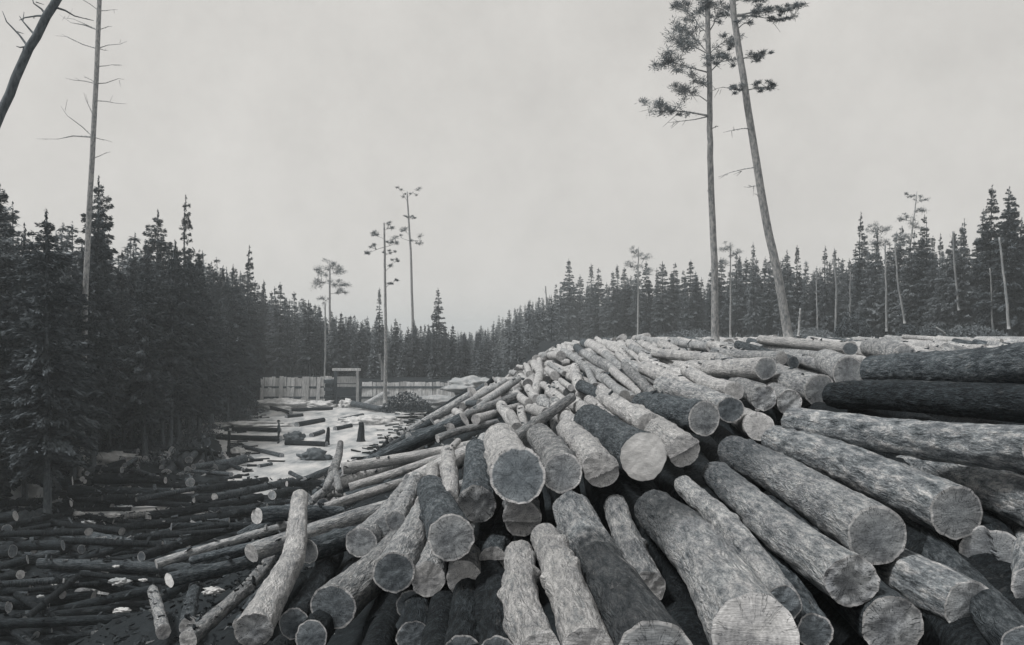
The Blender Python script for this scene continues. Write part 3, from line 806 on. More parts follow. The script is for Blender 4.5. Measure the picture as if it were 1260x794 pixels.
# -- untidy shore pile on the left bank
shore = []
for _ in range(120):
    yy = rl.uniform(48.5, 59); x = -16.6 - max(0, yy - 52) * .35 - rl.uniform(0, 8)
    if abs(x + 17.9) < 1.0 and yy < 51.5: continue
    q = drop(x, yy, rl.normal(.9, .5), rl.uniform(2.0, 4.0), float(np.clip(rl.normal(.17, .05), .08, .3)), .2, flat=.75)
    if q: shore.append(q)
lay([(pn, pf, r, int(rl.integers(0, 14)), str(rl.choice(['d', 'm', 'n'], p=[.5, .4, .1])), 'g') for (pn, pf, r) in shore[:34]], [(9999, 'heaped on the left shore by the striding man')], 'log', 'logs of the shore pile')

# -- logs stranded in the river, one by one
RIV = [
 ((345, 530), (286, 528), 76, 6, 'm', 'dark log spanning the white water left of the standing man'),
 ((345, 541), (268, 538), 69, 8, 'm', 'long dark log ending at the feet of the standing man'),
 ((352, 545), (402, 547), 66.5, 8, 'm', 'dark log lying right of the standing man'),
 ((347, 561), (300, 550), 61, 6, 'd', 'thin pole-like log slanting in the pale water below the standing man'),
 ((365, 523), (398, 517), 82, 7, 'm', 'short log riding the foam in mid river'),
 ((266, 599), (330, 596), 49, 8, 'm', 'log along the near edge of the open water at left'),
 ((337, 601), (380, 588), 47.5, 8, 'm', 'log slanting up at the near edge of the open water'),
 ((357, 582), (376, 591), 48.5, 6, 'd', 'small broken piece of log sticking up from the near edge of the water'),
 ((374, 592), (408, 577), 46, 10, 'd', 'log at the right corner of the open water'),
 ((329, 501), (358, 508), 97, 5, 'm', 'thin log slanting across the foam below the dam'),
 ((358, 505), (409, 503), 98, 5, 'm', 'log lying flat in front of the dam face'),
 ((434, 497), (484, 506), 93, 8, 'd', 'dark log leading from the sluice to the brush heap'),
 ((447, 500), (478, 482), 96, 8, 'n', 'pale timber leaning up beside the sluice'),
 ((118, 733), (62, 723), 27, 14, 'n', 'pale-sided log lying alone in the dark lower left flat'),
 ((72, 682), (28, 690), 32, 12, 'd', 'dim log below the dark boulder at the far left'),
 ((70, 655), (100, 672), 35, 10, 'd', 'thin dim log slanting in the dark flat at far left'),
 ((318, 520), (300, 518), 85, 5, 'm', 'short floating log under the left bank bush'),
 ((412, 528), (432, 524), 77, 6, 'm', 'short floating log below the sluice'),
 ((418, 517), (446, 511), 84, 6, 'd', 'slanting floating log right of the sluice stream'),
 ((352, 513), (372, 511), 90, 5, 'm', 'small floating log among the foam heaps'),
 ((383, 536), (398, 531), 72, 6, 'd', 'short stub of log right of the dark river rock'),
 ((318, 574), (334, 571), 56, 5, 'd', 'short dark stick floating in the near open water'),
 ((205, 585), (232, 560), 52, 14, 'd', 'thick short log on the shore pile left of the river'),
 ((222, 588), (258, 566), 51, 12, 'd', 'log slanting down the shore pile left of the river'),
 ((262, 578), (300, 565), 54, 13, 'd', 'dark log at the tip of the shore pile left of the river'),
 ((176, 572), (188, 562), 53, 16, 'n', 'stout log end at the back of the shore pile'),
 ((195, 571), (206, 560), 53, 16, 'n', 'round log end at the back of the shore pile with paler top'),
]
for k, (a, b, Y, wd, bk, lab) in enumerate(RIV):
    pa, pb = P(a[0], a[1], Y), P(b[0], b[1], Y)
    floorz = 0.0 if Y > 45 else -.1
    r = wd * Y / F / 2
    # let them float: keep the bearing, set the distance by where the line of sight meets the water
    def on_water(p, lift):
        px = 630 + p[0] / Y * F; py = HZ - (p[2] - EYE) / Y * F
        Yw = F * (EYE - lift) / (py - HZ); Yw = min(Yw, Y + 6); Yw = max(Yw, Y - 6)
        return P(px, py, Yw)
    pa, pb = on_water(pa, r * .6), on_water(pb, r * .6)
    add_log(pa, pb, r, r * .9, 800 + k, bk, 'g', label=lab, ns=16, nl=12, crook=.02, keep=False, knots=2)
# bark scraps, chips and broken sticks lying over the pile and the flat
def litter(name, n, xr, yr, tone_mats, label, smin, smax, cond=None, seed=0):
    rng = np.random.default_rng(seed)
    X = rng.uniform(*xr, n); Y = yr[0] + (yr[1] - yr[0]) * rng.random(n) ** 1.4
    i = np.clip(((X - GX0) / GS).round().astype(int), 0, HF.shape[0] - 1); j = np.clip(((Y - GY0) / GS).round().astype(int), 0, HF.shape[1] - 1)
    Z = HF[i, j]
    keep = (np.abs(X / Y) < .62) & ~(MASK[i, j] & (Y < 12))
    if cond is not None: keep &= cond(X, Y, Z)
    parts = []
    for x, y, z in zip(X[keep], Y[keep], Z[keep]):
        l_ = rng.uniform(smin, smax) * min(1, max(.3, y / 38)); V, Fq = box((0, 0, 0), (l_, l_ * rng.uniform(.12, .4), rng.uniform(.012, .03)), 0, .01, rng)
        V[:, 2] += .15 * l_ * (V[:, 0] / l_) ** 2 * rng.normal(0, 3)
        q = Matrix.Rotation(rng.uniform(0, 6.28), 3, 'Z') @ Matrix.Rotation(rng.normal(0, .35), 3, 'X') @ Matrix.Rotation(rng.normal(0, .35), 3, 'Y')
        parts.append((V @ np.array(q).T + np.array([x, y, z + .015]), Fq))
    V, Fq = merge(parts)
    mi = np.repeat(rng.choice(len(tone_mats), len(parts), p=[.62, .30, .08]), 6)
    tag(obj(name, mesh_from(name, V, Fq, tone_mats, smooth=False, midx=mi)), label, 'litter', kind='stuff')
litter('bark_litter', 1500, (-5, 14), (9, 34), [BARK_DARK, BARK, BARK_PEELED], 'scraps of bark and chips lying on the logs of the pile', .06, .30, None, 1)
litter('flat_litter', 12000, (-24, -3.2), (12, 52), [BARK_MOSS_SHADE, BARK_DARK, BARK], 'sodden bark, chips and broken sticks covering the left flat and slope', .08, .5, lambda X, Y, Z: (Z < 6.2) & (Y < 50), 2)
def river_litter(n, seed):
    rng = np.random.default_rng(seed); parts = []
    for _ in range(n):
        y = rng.uniform(46, 101)
        e = float(bank_edge(y)); e = max(e, -16.2 - max(0, y - 52) * .35) if y < 70 else e
        x = e + abs(rng.normal(0, 1.0)) if rng.random() < .5 else -7.5 - .02 * y - abs(rng.normal(0, 1.1))
        l_ = rng.uniform(.2, 1.1)
        V, Fq = box((x, y, .03), (l_, rng.uniform(.06, .3), rng.uniform(.05, .16)), rng.normal(.1, .7), .03, rng); parts.append((V, Fq))
    V, Fq = merge(parts)
    tag(obj('river_litter', mesh_from('river_litter', V, Fq, [BARK_MOSS_SHADE, BARK_DARK, BARK], smooth=False, midx=np.repeat(rng.choice(3, n, p=[.6, .3, .1]), 6))), 'dark drift scraps along both edges of the river', 'litter', kind='stuff')
river_litter(300, 9)
# forked snag lying at the head of the slope
fk = empty('forked_snag', P(411, 597, 22.0))
o0 = P(411, 597, 22.0)
def rel(px, py, Y): return P(px, py, Y) - o0
V, Fq = merge([tube([rel(419, 545, 24), rel(417, 560, 23.4), rel(411, 578, 22.6), rel(409, 584, 22.4)], [.08, .10, .13, .14], 12),])
obj('stem', mesh_from('stem', V, Fq, [BARK]), fk)
for pts in ([rel(411, 582, 22.5), rel(405, 592, 22.0), rel(401, 602, 21.7)], [rel(411, 580, 22.5), rel(415, 590, 22.1), rel(418, 603, 21.6)]):
    V, Fq = tube(pts, [.12, .10, .09], 10); obj('fork_leg', mesh_from('fork_leg', V, Fq, [BARK]), fk)
tag(fk, 'pale forked snag standing like a wishbone at the river end of the slope', 'snag')
#__PART3__
# ------------------------------------------------------------------ trees
def diamonds(C, D, Ln, Wd, rng, flat=.6):
    """leaf-sized faces: centres C, directions D"""
    n = len(C)
    D = D / (np.linalg.norm(D, axis=1)[:, None] + 1e-9)
    up = rng.normal(0, flat, (n, 3)) + np.array([0, 0, 1.])
    S_ = np.cross(D, up); S_ /= np.linalg.norm(S_, axis=1)[:, None] + 1e-9
    Nn = np.cross(S_, D)
    Ln = np.broadcast_to(Ln, (n,))[:, None]; Wd = np.broadcast_to(Wd, (n,))[:, None]
    V = np.stack([C - D * Ln * .5, C + S_ * Wd * .5 - D * Ln * .05 + Nn * Wd * .12, C + D * Ln * .5, C - S_ * Wd * .5 - D * Ln * .05 + Nn * Wd * .12], 1).reshape(-1, 3)
    return V, np.arange(n * 4).reshape(n, 4)

def spruce_geo(seed, h=15.0, rb=1.9, z0=.2, n=6000, leaf=.42, shape=.8, gaps=.15):
    rng = np.random.default_rng(seed)
    nb = int(h * 13)
    u = np.sort(rng.random(nb)) ** 1.05
    zb = h * (z0 + (1 - z0) * u) * .985
    azm = np.arange(nb) * 2.39996 + rng.normal(0, .5, nb)
    lump = 1 + .16 * np.sin(zb * 1.7 + seed) * np.sin(azm + seed * 1.7) + .20 * rng.normal(0, 1, nb)
    prof = np.minimum((1 - u) ** shape, 1.0) * (1 - .35 * np.exp(-u * 9))
    ln = np.clip(rb * prof * lump, .30, None) + .05
    ln *= np.where(rng.random(nb) < gaps, .35, 1)
    droop = rng.uniform(.15, .55, nb) * (1 - u * .8)
    p = ln ** 1.05 + .35; p /= p.sum()
    b = rng.choice(nb, n, p=p)
    s = rng.random(n) ** .62
    lat = rng.normal(0, .20, n) * ln[b] * (1.15 - s)
    ca, sa = np.cos(azm[b]), np.sin(azm[b])
    rr = s * ln[b]
    z = zb[b] - droop[b] * rr * s + .25 * (rr * s) * (s > .7) * .3 + rng.normal(0, .06, n) - np.abs(lat) * .35
    C = np.stack([ca * rr - sa * lat, sa * rr + ca * lat, z], 1)
    D = np.stack([ca - sa * lat * 1.5 / (ln[b] + .1), sa + ca * lat * 1.5 / (ln[b] + .1), -droop[b] * s * 1.2 + rng.normal(0, .25, n)], 1) + rng.normal(0, .25, (n, 3))
    lf = leaf * rng.uniform(.6, 1.25, n) * np.clip(ln[b] / 1.0, .62, 1.1)
    V, Fq = diamonds(C, D, lf, lf * rng.uniform(.24, .42, n), rng)
    # leader
    lead = np.stack([np.zeros(30), np.zeros(30), h * (.94 + .07 * rng.random(30))], 1) + rng.normal(0, .03, (30, 3))
    V2, F2 = diamonds(lead, np.tile([0, 0, 1.], (30, 1)) + rng.normal(0, .5, (30, 3)), .22, .06, rng)
    crown = merge([(V, Fq), (V2, F2)])
    bend = rng.normal(0, .12, 2)
    zz = np.linspace(-.6, h * .98, 9)
    tr = [tube([[bend[0] * math.sin(q / h * 3), bend[1] * math.sin(q / h * 2.5), q] for q in zz], np.interp(zz, [-.6, 0, h], [.24, .17, .02]), 8)]
    for _ in range(16):     # dead twigs below the crown
        q = rng.uniform(.06, max(.12, z0 + .1)) * h; a = rng.uniform(0, 6.28); l_ = rng.uniform(.4, 1.3)
        tr.append(tube([[0, 0, q], [math.cos(a) * l_ * .6, math.sin(a) * l_ * .6, q + .05], [math.cos(a) * l_, math.sin(a) * l_, q - .15]], [.02, .014, .006], 4))
    return merge(tr), crown

def pine_clump(c, size, n, rng, leaf=.34):
    n = int(n * .9); leaf = leaf * .6
    C = np.array(c) + rng.normal(0, 1, (n, 3)) * np.array([size, size, size * .6]) * .8
    D = (C - np.array(c)) + rng.normal(0, size * .6, (n, 3)) + np.array([0, 0, size * .35])
    lf = leaf * rng.uniform(.6, 1.2, n)
    return diamonds(C, D, lf, lf * .13, rng, .9)

SPR = []      # (trunk mesh, crown mesh, height)
specs = [(2.3, .14, 22000, .29, .72, .10), (2.0, .18, 19000, .29, .68, .12), (2.5, .14, 24000, .31, .65, .1), (1.8, .10, 18000, .28, .8, .15),
         (2.1, .22, 19000, .29, .55, .2), (1.5, .16, 15000, .28, .75, .2), (2.5, .08, 24000, .31, .85, .12), (2.0, .20, 18000, .29, .6, .25)]
for k, (rb, z0, n, leaf, shp, gp) in enumerate(specs):
    (tv, tf), (cv, cf) = spruce_geo(31 + k, 15, rb, z0, n, leaf, shp, gp)
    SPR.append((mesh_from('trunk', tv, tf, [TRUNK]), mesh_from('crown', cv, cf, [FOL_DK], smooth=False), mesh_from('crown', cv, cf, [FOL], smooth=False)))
rt = np.random.default_rng(77)
def add_spruce(x, y, h, label, group, k=None, dark=True, wide=1.0, z=None, lean=0.0):
    k = int(rt.integers(0, len(SPR))) if k is None else k
    if x < -15 and k in (3, 6) and y < 100: k = 4
    zg = float(ground_z(x, y)) if z is None else z
    o = empty('spruce_tree', (x, y, zg - .05))
    o.rotation_euler = (rt.normal(0, .012), lean + rt.normal(0, .012), rt.uniform(0, 6.28))
    wx = wide * rt.uniform(.85, 1.15)
    o.scale = (h / 15 * wx, h / 15 * wx, h / 15)
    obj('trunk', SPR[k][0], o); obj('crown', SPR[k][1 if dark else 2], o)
    tag(o, label, 'tree', group)
    return o

def px_of(x, y): return 630 + F * x / y
def py_of(y, z): return HZ - F * (z - EYE) / y

# -- individually recognisable spruces: (px, top row, distance, variant, dark, wide, label)
SPECIAL = [
 (121, 222, 58, 3, True, .9, 'tall narrow spruce just right of the bare dead trunk'),
 (231, 246, 80, 5, True, .95, 'tallest thin spruce spire above the left forest'),
 (187, 262, 76, 3, True, 1.0, 'pointed spruce between the bare dead trunk and the tallest spire'),
 (306, 306, 100, 5, True, .8, 'narrow spire rising alone where the left forest dips'),
 (5, 232, 46, 0, True, 1.1, 'tall dark spruce at the left edge of the picture'),
 (1219, 232, 90, 0, True, 1.0, 'tall spruce spire second from the right edge'),
 (1244, 232, 88, 2, True, 1.0, 'tall dark spruce spire at the right edge'),
 (1136, 266, 106, 6, True, 1.15, 'dense broad spruce cone in the right forest beside the flag-topped pine'),
 (1057, 264, 118, 5, True, .9, 'spruce with a thin club-like top in the right forest'),
 (1173, 288, 100, 3, False, .9, 'slender spruce between the broad cone and the spires at right'),
 (1185, 272, 104, 5, False, .7, 'thin half-bare spruce top left of the right-hand spires'),
 (700, 320, 195, 0, False, 1.0, 'pointed spruce above the pile crest in the middle distance'),
 (726, 326, 190, 3, False, 1.0, 'second pointed spruce above the pile crest in the middle distance'),
 (928, 300, 132, 5, False, .9, 'dark spruce tip just left of the leaning pine trunk'),
 (540, 356, 125, 7, False, .9, 'ragged spruce right of the two thin pines in the valley'),
 (466, 356, 122, 3, False, .9, 'narrow spruce directly behind the nearer thin pine'),
]
for (px, ty, Y, k, dk, wd, lab) in SPECIAL:
    x = (px - 630) / F * Y; zg = float(ground_z(x, Y)); top = EYE + (HZ - ty) / F * Y
    add_spruce(x, Y, (top - zg) / .99, lab, 'trees that stand out of the forest', k, dk, wd)

# skyline of the left forest in the photograph, used as the trees' height
SKX = [-80, 0, 60, 110, 150, 200, 250, 300, 340, 400, 450, 520, 560, 580, 600, 650, 700, 760, 800, 850, 920, 1000, 1050, 1100, 1160, 1200, 1260, 1340]
SKY = [225, 243, 268, 262, 285, 300, 312, 335, 352, 378, 388, 398, 402, 408, 396, 366, 338, 330, 327, 326, 310, 308, 292, 284, 290, 270, 254, 245]
far_items = []
nl_ = 0; left_trees = []; val_trees = []; right_trees = []
for row in range(7):
    y = 37.0 + row * .7
    while y < 150:
        x = float(bank_edge(y)) - 1.0 - row * 2.3 + rt.normal(0, .5)
        if row == 0 and y > 100: break
        px = px_of(x, y)
        yy = y + rt.normal(0, .4)
        y += rt.uniform(1.4, 2.6) * (1 + .012 * (y - 40))
        if px < -70: continue
        gap = 62 < px < 165 and y < 55
        if gap and (row == 0 or row == 2): continue
        zg = float(ground_z(x, yy))
        hs = (EYE + (HZ - np.interp(px, SKX, SKY)) / F * yy) - zg
        h = float(np.clip(hs, 9, 18.5) * rt.uniform(.74, 1.03)); 
        if row < 3 and nl_ < 130:
            nl_ += 1
            left_trees.append((px, add_spruce(x, yy, h, 'x', 'front trees of the left forest', 4 if gap else None, True)))
        else: far_items.append((x, yy, h))
# valley behind the dam
for _ in range(70):
    px = rt.uniform(330, 600); Y = rt.uniform(113, 200)
    x = (px - 630) / F * Y; zg = float(ground_z(x, Y))
    h = (EYE + (HZ - np.interp(px, SKX, SKY)) / F * Y) - zg
    h = float(np.clip(h, 6, 16) * rt.uniform(.75, 1.0))
    if Y < 140: val_trees.append((px, add_spruce(x, Y, h, 'x', 'forest behind the dam', None, False)))
    else: far_items.append((x, Y, h))
for _ in range(46):
    px = rt.uniform(335, 600); Y = rt.uniform(113, 136)
    x = (px - 630) / F * Y; zg = float(ground_z(x, Y))
    h = float(np.clip((EYE + (HZ - np.interp(px, SKX, SKY)) / F * Y) - zg, 6, 17) * rt.uniform(.85, 1.06))
    val_trees.append((px, add_spruce(x, Y, h, 'x', 'forest behind the dam', None, False)))
# right-hand forest
LPX = [560, 600, 650, 700, 760, 850, 1000, 1100, 1200, 1260, 1340]
LY = [360, 320, 262, 205, 172, 152, 126, 110, 94, 88, 80]
nr_ = 0
px = 572.0
while px < 1300:
    Y = float(np.interp(px, LPX, LY)) + rt.uniform(0, 9)
    x = (px - 630) / F * Y; zg = float(ground_z(x, Y))
    h = (EYE + (HZ - np.interp(px, SKX, SKY)) / F * Y) - zg
    h = float(np.clip(h, 5, 17) * (rt.uniform(.76, 1.08)))
    right_trees.append((px, add_spruce(x, Y, h, 'x', 'front trees of the right forest', None, rt.random() < .15)))
    px += rt.uniform(4.5, 10.5) * (1.0 if px > 650 else .8)
for _ in range(330):
    px = rt.uniform(540, 1320); Y = float(np.interp(px, LPX, LY)) + rt.uniform(8, 60)
    x = (px - 630) / F * Y; zg = float(ground_z(x, Y))
    h = (EYE + (HZ - np.interp(px, SKX, SKY)) / F * Y) - zg
    far_items.append((x, Y, float(np.clip(h, 5, 16) * rt.uniform(.55, .92))))
def name_trees(lst, zones, noun):
    byz = {}
    for px_, o in sorted(lst, key=lambda e: e[0]):
        ph = next(p for lim, p in zones if px_ < lim)
        tall = 'tall' if o.scale[2] > 1.0 else ('middling' if o.scale[2] > .8 else 'short')
        byz.setdefault((ph, tall), []).append(o)
    for (ph, tall), os_ in byz.items():
        for i, o in enumerate(os_):
            o['label'] = '%s %s %s, %s' % (tall, noun, ph, 'only one' if len(os_) == 1 else ordinal(i + 1) + ' from left')
name_trees(left_trees, [(50, 'at the left picture edge'), (120, 'around the bare dead trunk'), (190, 'left of the pointed spruce'), (240, 'beside the tallest thin spire'), (300, 'left of the lone narrow spire'), (9999, 'where the left forest nears the dam')], 'dark spruce')
name_trees(val_trees, [(400, 'behind the left half of the dam'), (470, 'behind the sluice'), (540, 'behind the two thin pines'), (9999, 'in the dip of the valley')], 'grey spruce')
name_trees(right_trees, [(660, 'above the left shoulder of the pile'), (760, 'behind the pile crest'), (880, 'left of the straight pine'), (970, 'between the two big pine trunks'), (1060, 'right of the leaning pine'), (1140, 'around the flag-topped pine'), (1210, 'left of the right-hand spires'), (9999, 'at the right picture edge')], 'spruce')
# undergrowth of small spruces closes the view under the crowns
low = [spruce_geo(61 + k, 15, rb, z0, 1500, .75, .8, .1) for k, (rb, z0) in enumerate([(2.7, .06), (2.3, .08), (2.9, .05), (2.2, .1)])]
def far_forest(items, name, label):
    parts_c, parts_t = [], []
    for (x, y, h) in items:
        (tv, tf), (cv, cf) = low[int(rt.integers(0, 4))]
        s_ = h / 15; a = rt.uniform(0, 6.28); c_, n_ = math.cos(a), math.sin(a)
        Rm = np.array([[c_, -n_, 0], [n_, c_, 0], [0, 0, 1]])
        off = np.array([x, y, float(ground_z(x, y)) - .1])
        parts_c.append(((cv * s_ * np.array([1.1, 1.1, 1])) @ Rm.T + off, cf))
        parts_t.append(((tv * s_) @ Rm.T + off, tf))
    cv, cf = merge(parts_c); tv, tf = merge(parts_t)
    V, Fq = merge([(cv, cf), (tv, tf)])
    me = mesh_from(name, V, Fq, [FOL, TRUNK], smooth=False, midx=np.r_[np.zeros(len(cf)), np.ones(len(tf))])
    tag(obj(name, me), label, 'forest', kind='stuff')
for _ in range(150):
    px = rt.uniform(370, 690); y = rt.uniform(112, 190); x = (px - 630) / F * y
    h = (EYE + (HZ - np.interp(px, SKX, SKY)) / F * y) - float(ground_z(x, y))
    far_items.append((x, y, float(np.clip(h, 4, 15) * rt.uniform(.5, .95))))
for _ in range(110):
    y = rt.uniform(56, 112); x = float(bank_edge(y)) - rt.uniform(7, 16)
    if px_of(x, y) > -60: far_items.append((x, y, rt.uniform(3.5, 7)))
far_forest(far_items, 'far_forest', 'mass of spruce forest closing the view behind the front trees')

# -- pines and bare trees, limb by limb: rows are (attach px, py, end px, py, depth offset of the tip, clump size, clump count)
def limbed_tree(name, Y, trunk, limbs, label, mat, r_base, r_top, extra=(), sub=0, fol=None, group=None, seed=0, leaf=.3):
    rng = np.random.default_rng(900 + seed)
    o0 = P(*trunk[0], Y)
    root = empty(name, o0)
    pts = np.array([P(a, b, Y) - o0 for a, b in trunk])
    # smooth the trunk line
    tt = np.linspace(0, 1, len(pts)); t2 = np.linspace(0, 1, 26)
    pp = np.stack([np.interp(t2, tt, pts[:, i]) for i in range(3)], 1)
    for _ in range(2): pp[1:-1] = (pp[:-2] + 2 * pp[1:-1] + pp[2:]) / 4
    pp[:, 0] += np.cumsum(rng.normal(0, .012, len(pp))); pp[:, 1] += np.cumsum(rng.normal(0, .02, len(pp)))
    V, Fq = tube(pp, np.interp(t2, [0, .06, 1], [r_base * 1.2, r_base, r_top]), 14)
    obj('trunk', mesh_from('trunk', V, Fq, [mat]), root)
    cl = []
    for (ax, ay, ex, ey, dy, cs, cn) in limbs:
        a = P(ax, ay, Y) - o0; e = P(ex, ey, Y + dy) - o0
        k = int(np.argmin(np.abs(pp[:, 2] - a[2]))); a = pp[k].copy()
        L = np.linalg.norm(e - a)
        m1 = a + (e - a) * .35 + np.array([0, 0, rng.uniform(-.03, .05) * L]); m2 = a + (e - a) * .7 + rng.normal(0, .05, 3) * L
        seg = np.array([a, m1, m2, e])
        br = [tube(seg, [max(.028, L * .018) * 1.0, max(.02, L * .013), .014, .007], 6)]
        for _ in range(sub):
            t = rng.uniform(.35, .95); b0 = a + (e - a) * t
            d = (e - a) / L * .5 + rng.normal(0, .45, 3)
            br.append(tube([b0, b0 + d * L * .14, b0 + d * L * .28], [.012, .009, .005], 4))
        V, Fq = merge(br); obj('limb', mesh_from('limb', V, Fq, [mat]), root)
        if cn:
            tw = []
            for _ in range(max(2, cn // 22)):
                t = rng.uniform(.4, 1.0); b0 = a + (e - a) * t
                d = (e - a) / L * rng.uniform(0, .8) + rng.normal(0, .75, 3) * np.array([1, 1, .55]) + np.array([0, 0, .18])
                d *= cs * rng.uniform(1.0, 2.6) / np.linalg.norm(d)
                tw.append(tube([b0, b0 + d * .55, b0 + d], [.012 * Y / 34, .009 * Y / 34, .005], 4))
                cl.append(pine_clump(b0 + d * .95, cs * rng.uniform(.35, .75), 80, rng, leaf))
            V, Fq = merge(tw); obj('twigs', mesh_from('twigs', V, Fq, [mat]), root)
    for (ex, ey, dy, cs, cn) in extra:
        for _ in range(max(1, cn // 60)):
            c = P(ex, ey, Y + dy) - o0 + rng.normal(0, cs * .8, 3)
            cl.append(pine_clump(c, cs * rng.uniform(.5, .9), 95, rng, leaf))
    if cl:
        V, Fq = merge(cl); obj('crown', mesh_from('crown', V, Fq, [fol or FOL_PINE], smooth=False), root)
    tag(root, label, 'tree', group)
    return root

limbed_tree('pine_tree', 34, [(881, 424), (878, 330), (873, 200), (871, 100), (869, -60)],
  [(876, 147, 822, 151, .3, 0, 0), (875, 138, 800, 132, -.4, .22, 420), (874, 120, 838, 108, .8, .25, 300), (873, 105, 846, 92, -.6, .2, 180),
   (872, 90, 818, 74, .3, .26, 420), (872, 78, 832, 50, -.3, .28, 420), (871, 62, 842, 30, .4, .26, 360), (870, 40, 838, 8, .5, .24, 300),
   (871, 82, 897, 66, .2, .18, 180), (871, 60, 900, 44, -.5, .2, 200), (870, 30, 892, 8, .3, .2, 200), (869, 5, 850, -25, 0, .25, 260), (877, 160, 884, 155, 0, 0, 0), (877, 235, 870, 236, 0, 0, 0)],
  'tall straight pine with tufted limbs on its left side behind the pile', TRUNK_PINE, .138, .085, sub=5, seed=1)
limbed_tree('pine_tree', 32, [(972, 424), (955, 330), (937, 230), (918, 110), (904, 20), (896, -60)],
  [(944, 212, 884, 218, .3, 0, 0), (934, 168, 890, 163, -.4, 0, 0), (935, 160, 920, 158, .4, 0, 0), (945, 228, 915, 230, .2, 0, 0), (944, 240, 930, 238, 0, 0, 0), (949, 262, 938, 252, 0, 0, 0),
   (921, 108, 946, 107, .3, .14, 240), (920, 104, 906, 109, -.3, .12, 160), (913, 72, 940, 69, .2, .14, 260), (912, 70, 876, 76, .5, .16, 200), (924, 112, 878, 110, .5, 0, 0),
   (905, 22, 984, 8, -.3, .16, 420), (906, 16, 972, 24, .6, .12, 200), (903, 14, 868, 2, .4, .22, 360), (902, 5, 940, -8, .3, .24, 360), (905, 40, 930, 18, -.5, .16, 160)],
  'taller pine leaning left, sparse tufts high up, beside the straight pine', TRUNK_PINE, .16, .095, sub=4, seed=2)
limbed_tree('dead_tree', 48, [(98, 612), (102, 450), (106, 310), (112, 165), (118, 60), (121, -60)],
  [(110, 168, 45, 171, .4, 0, 0), (110, 157, 75, 131, -.5, 0, 0), (110, 146, 103, 114, .3, 0, 0), (113, 121, 156, 128, .4, 0, 0), (115, 99, 153, 98, -.3, 0, 0), (113, 106, 80, 96, .2, 0, 0),
   (117, 76, 150, 80, .3, 0, 0), (117, 61, 68, 44, -.4, 0, 0), (119, 44, 72, 17, .5, 0, 0), (120, 31, 138, 33, 0, 0, 0), (119, 30, 78, 22, .3, 0, 0), (120, 48, 156, 51, .2, 0, 0), (110, 172, 138, 175, 0, 0, 0),
   (108, 185, 136, 187, .4, 0, 0), (118, 66, 133, 62, .3, 0, 0), (112, 96, 103, 93, .5, 0, 0), (121, 15, 145, 12, .2, 0, 0), (121, 5, 92, -8, 0, 0, 0)],
  'bare dead trunk with short side branches towering over the left forest', TRUNK_PINE, .165, .115, sub=1, seed=3)
limbed_tree('dead_tree', 20, [(-300, 800), (-150, 476), (0, 156), (40, 58), (76, -2), (110, -70)],
  [(40, 56, 3, 14, .2, 0, 0), (40, 58, 20, 57, -.2, 0, 0), (53, 26, 39, -4, .2, 0, 0), (41, 48, 24, 20, .3, 0, 0), (60, 20, 24, 25, .1, 0, 0), (70, 5, 108, 24, .2, 0, 0)],
  'dark leaning trunk crossing the top left corner', TRUNK, .115, .085, sub=1, seed=4)
limbed_tree('pine_tree', 80, [(474, 496), (475, 400), (473, 274)],
  [(472, 300, 452, 310, .5, .25, 160), (473, 302, 488, 299, -.4, .25, 160), (475, 332, 487, 322, .3, .22, 120), (476, 350, 486, 345, .4, .2, 120), (472, 290, 461, 289, 0, .25, 120), (473, 284, 478, 280, .3, .25, 90), (474, 316, 482, 311, .5, .2, 90)],
  'nearer thin pine with stubby tufts, standing right of the sluice', TRUNK_PINE, .17, .08, sub=1, seed=5, leaf=.4)
limbed_tree('pine_tree', 122, [(509, 462), (506, 320), (501, 236)],
  [(502, 248, 492, 232, .5, .3, 90), (502, 246, 512, 234, -.5, .3, 90), (504, 294, 484, 290, .5, .2, 60), (504, 292, 497, 283, .4, .35, 130), (505, 298, 519, 296, .4, .35, 150), (504, 272, 512, 269, .3, .25, 90), (503, 268, 498, 266, 0, .2, 60)],
  'taller thin pine with a forked top rising highest in the valley', TRUNK_PINE, .2, .1, sub=1, seed=6, leaf=.5)
limbed_tree('pine_tree', 118, [(404, 470), (406, 400), (407, 326)],
  [(406, 352, 390, 346, .5, .5, 300), (406, 350, 422, 352, -.5, .5, 300), (406, 340, 395, 334, .3, .5, 260), (406, 338, 417, 334, .3, .5, 260), (406, 362, 424, 360, 0, .4, 160), (406, 334, 407, 328, 0, .5, 200), (405, 372, 398, 368, .4, .4, 120)],
  'flat-topped bushy pine above the left end of the dam', TRUNK_PINE, .19, .1, sub=1, seed=7, leaf=.5)
limbed_tree('pine_tree', 108, [(1118, 412), (1116, 330), (1127, 236)],
  [(1126, 246, 1119, 240, 0, .3, 120), (1125, 252, 1134, 247, 0, .3, 140), (1123, 262, 1131, 259, 0, .35, 160), (1121, 272, 1112, 270, 0, .4, 200), (1120, 282, 1128, 279, 0, .4, 160), (1118, 292, 1106, 292, 0, .45, 220), (1117, 302, 1108, 300, 0, .4, 160)],
  'flag-topped pine with tiers of tufts poking above the right forest', TRUNK_PINE, .17, .06, sub=1, seed=8, leaf=.45)
limbed_tree('pine_tree', 116, [(1079, 412), (1081, 330), (1080, 278)],
  [(1080, 288, 1073, 284, 0, .5, 240), (1080, 288, 1087, 284, 0, .5, 240), (1080, 302, 1072, 299, 0, .45, 200), (1081, 304, 1089, 301, 0, .45, 200), (1081, 318, 1074, 315, 0, .4, 160)],
  'round-topped pine left of the flag-topped pine', TRUNK_PINE, .17, .07, sub=1, seed=9, leaf=.45)
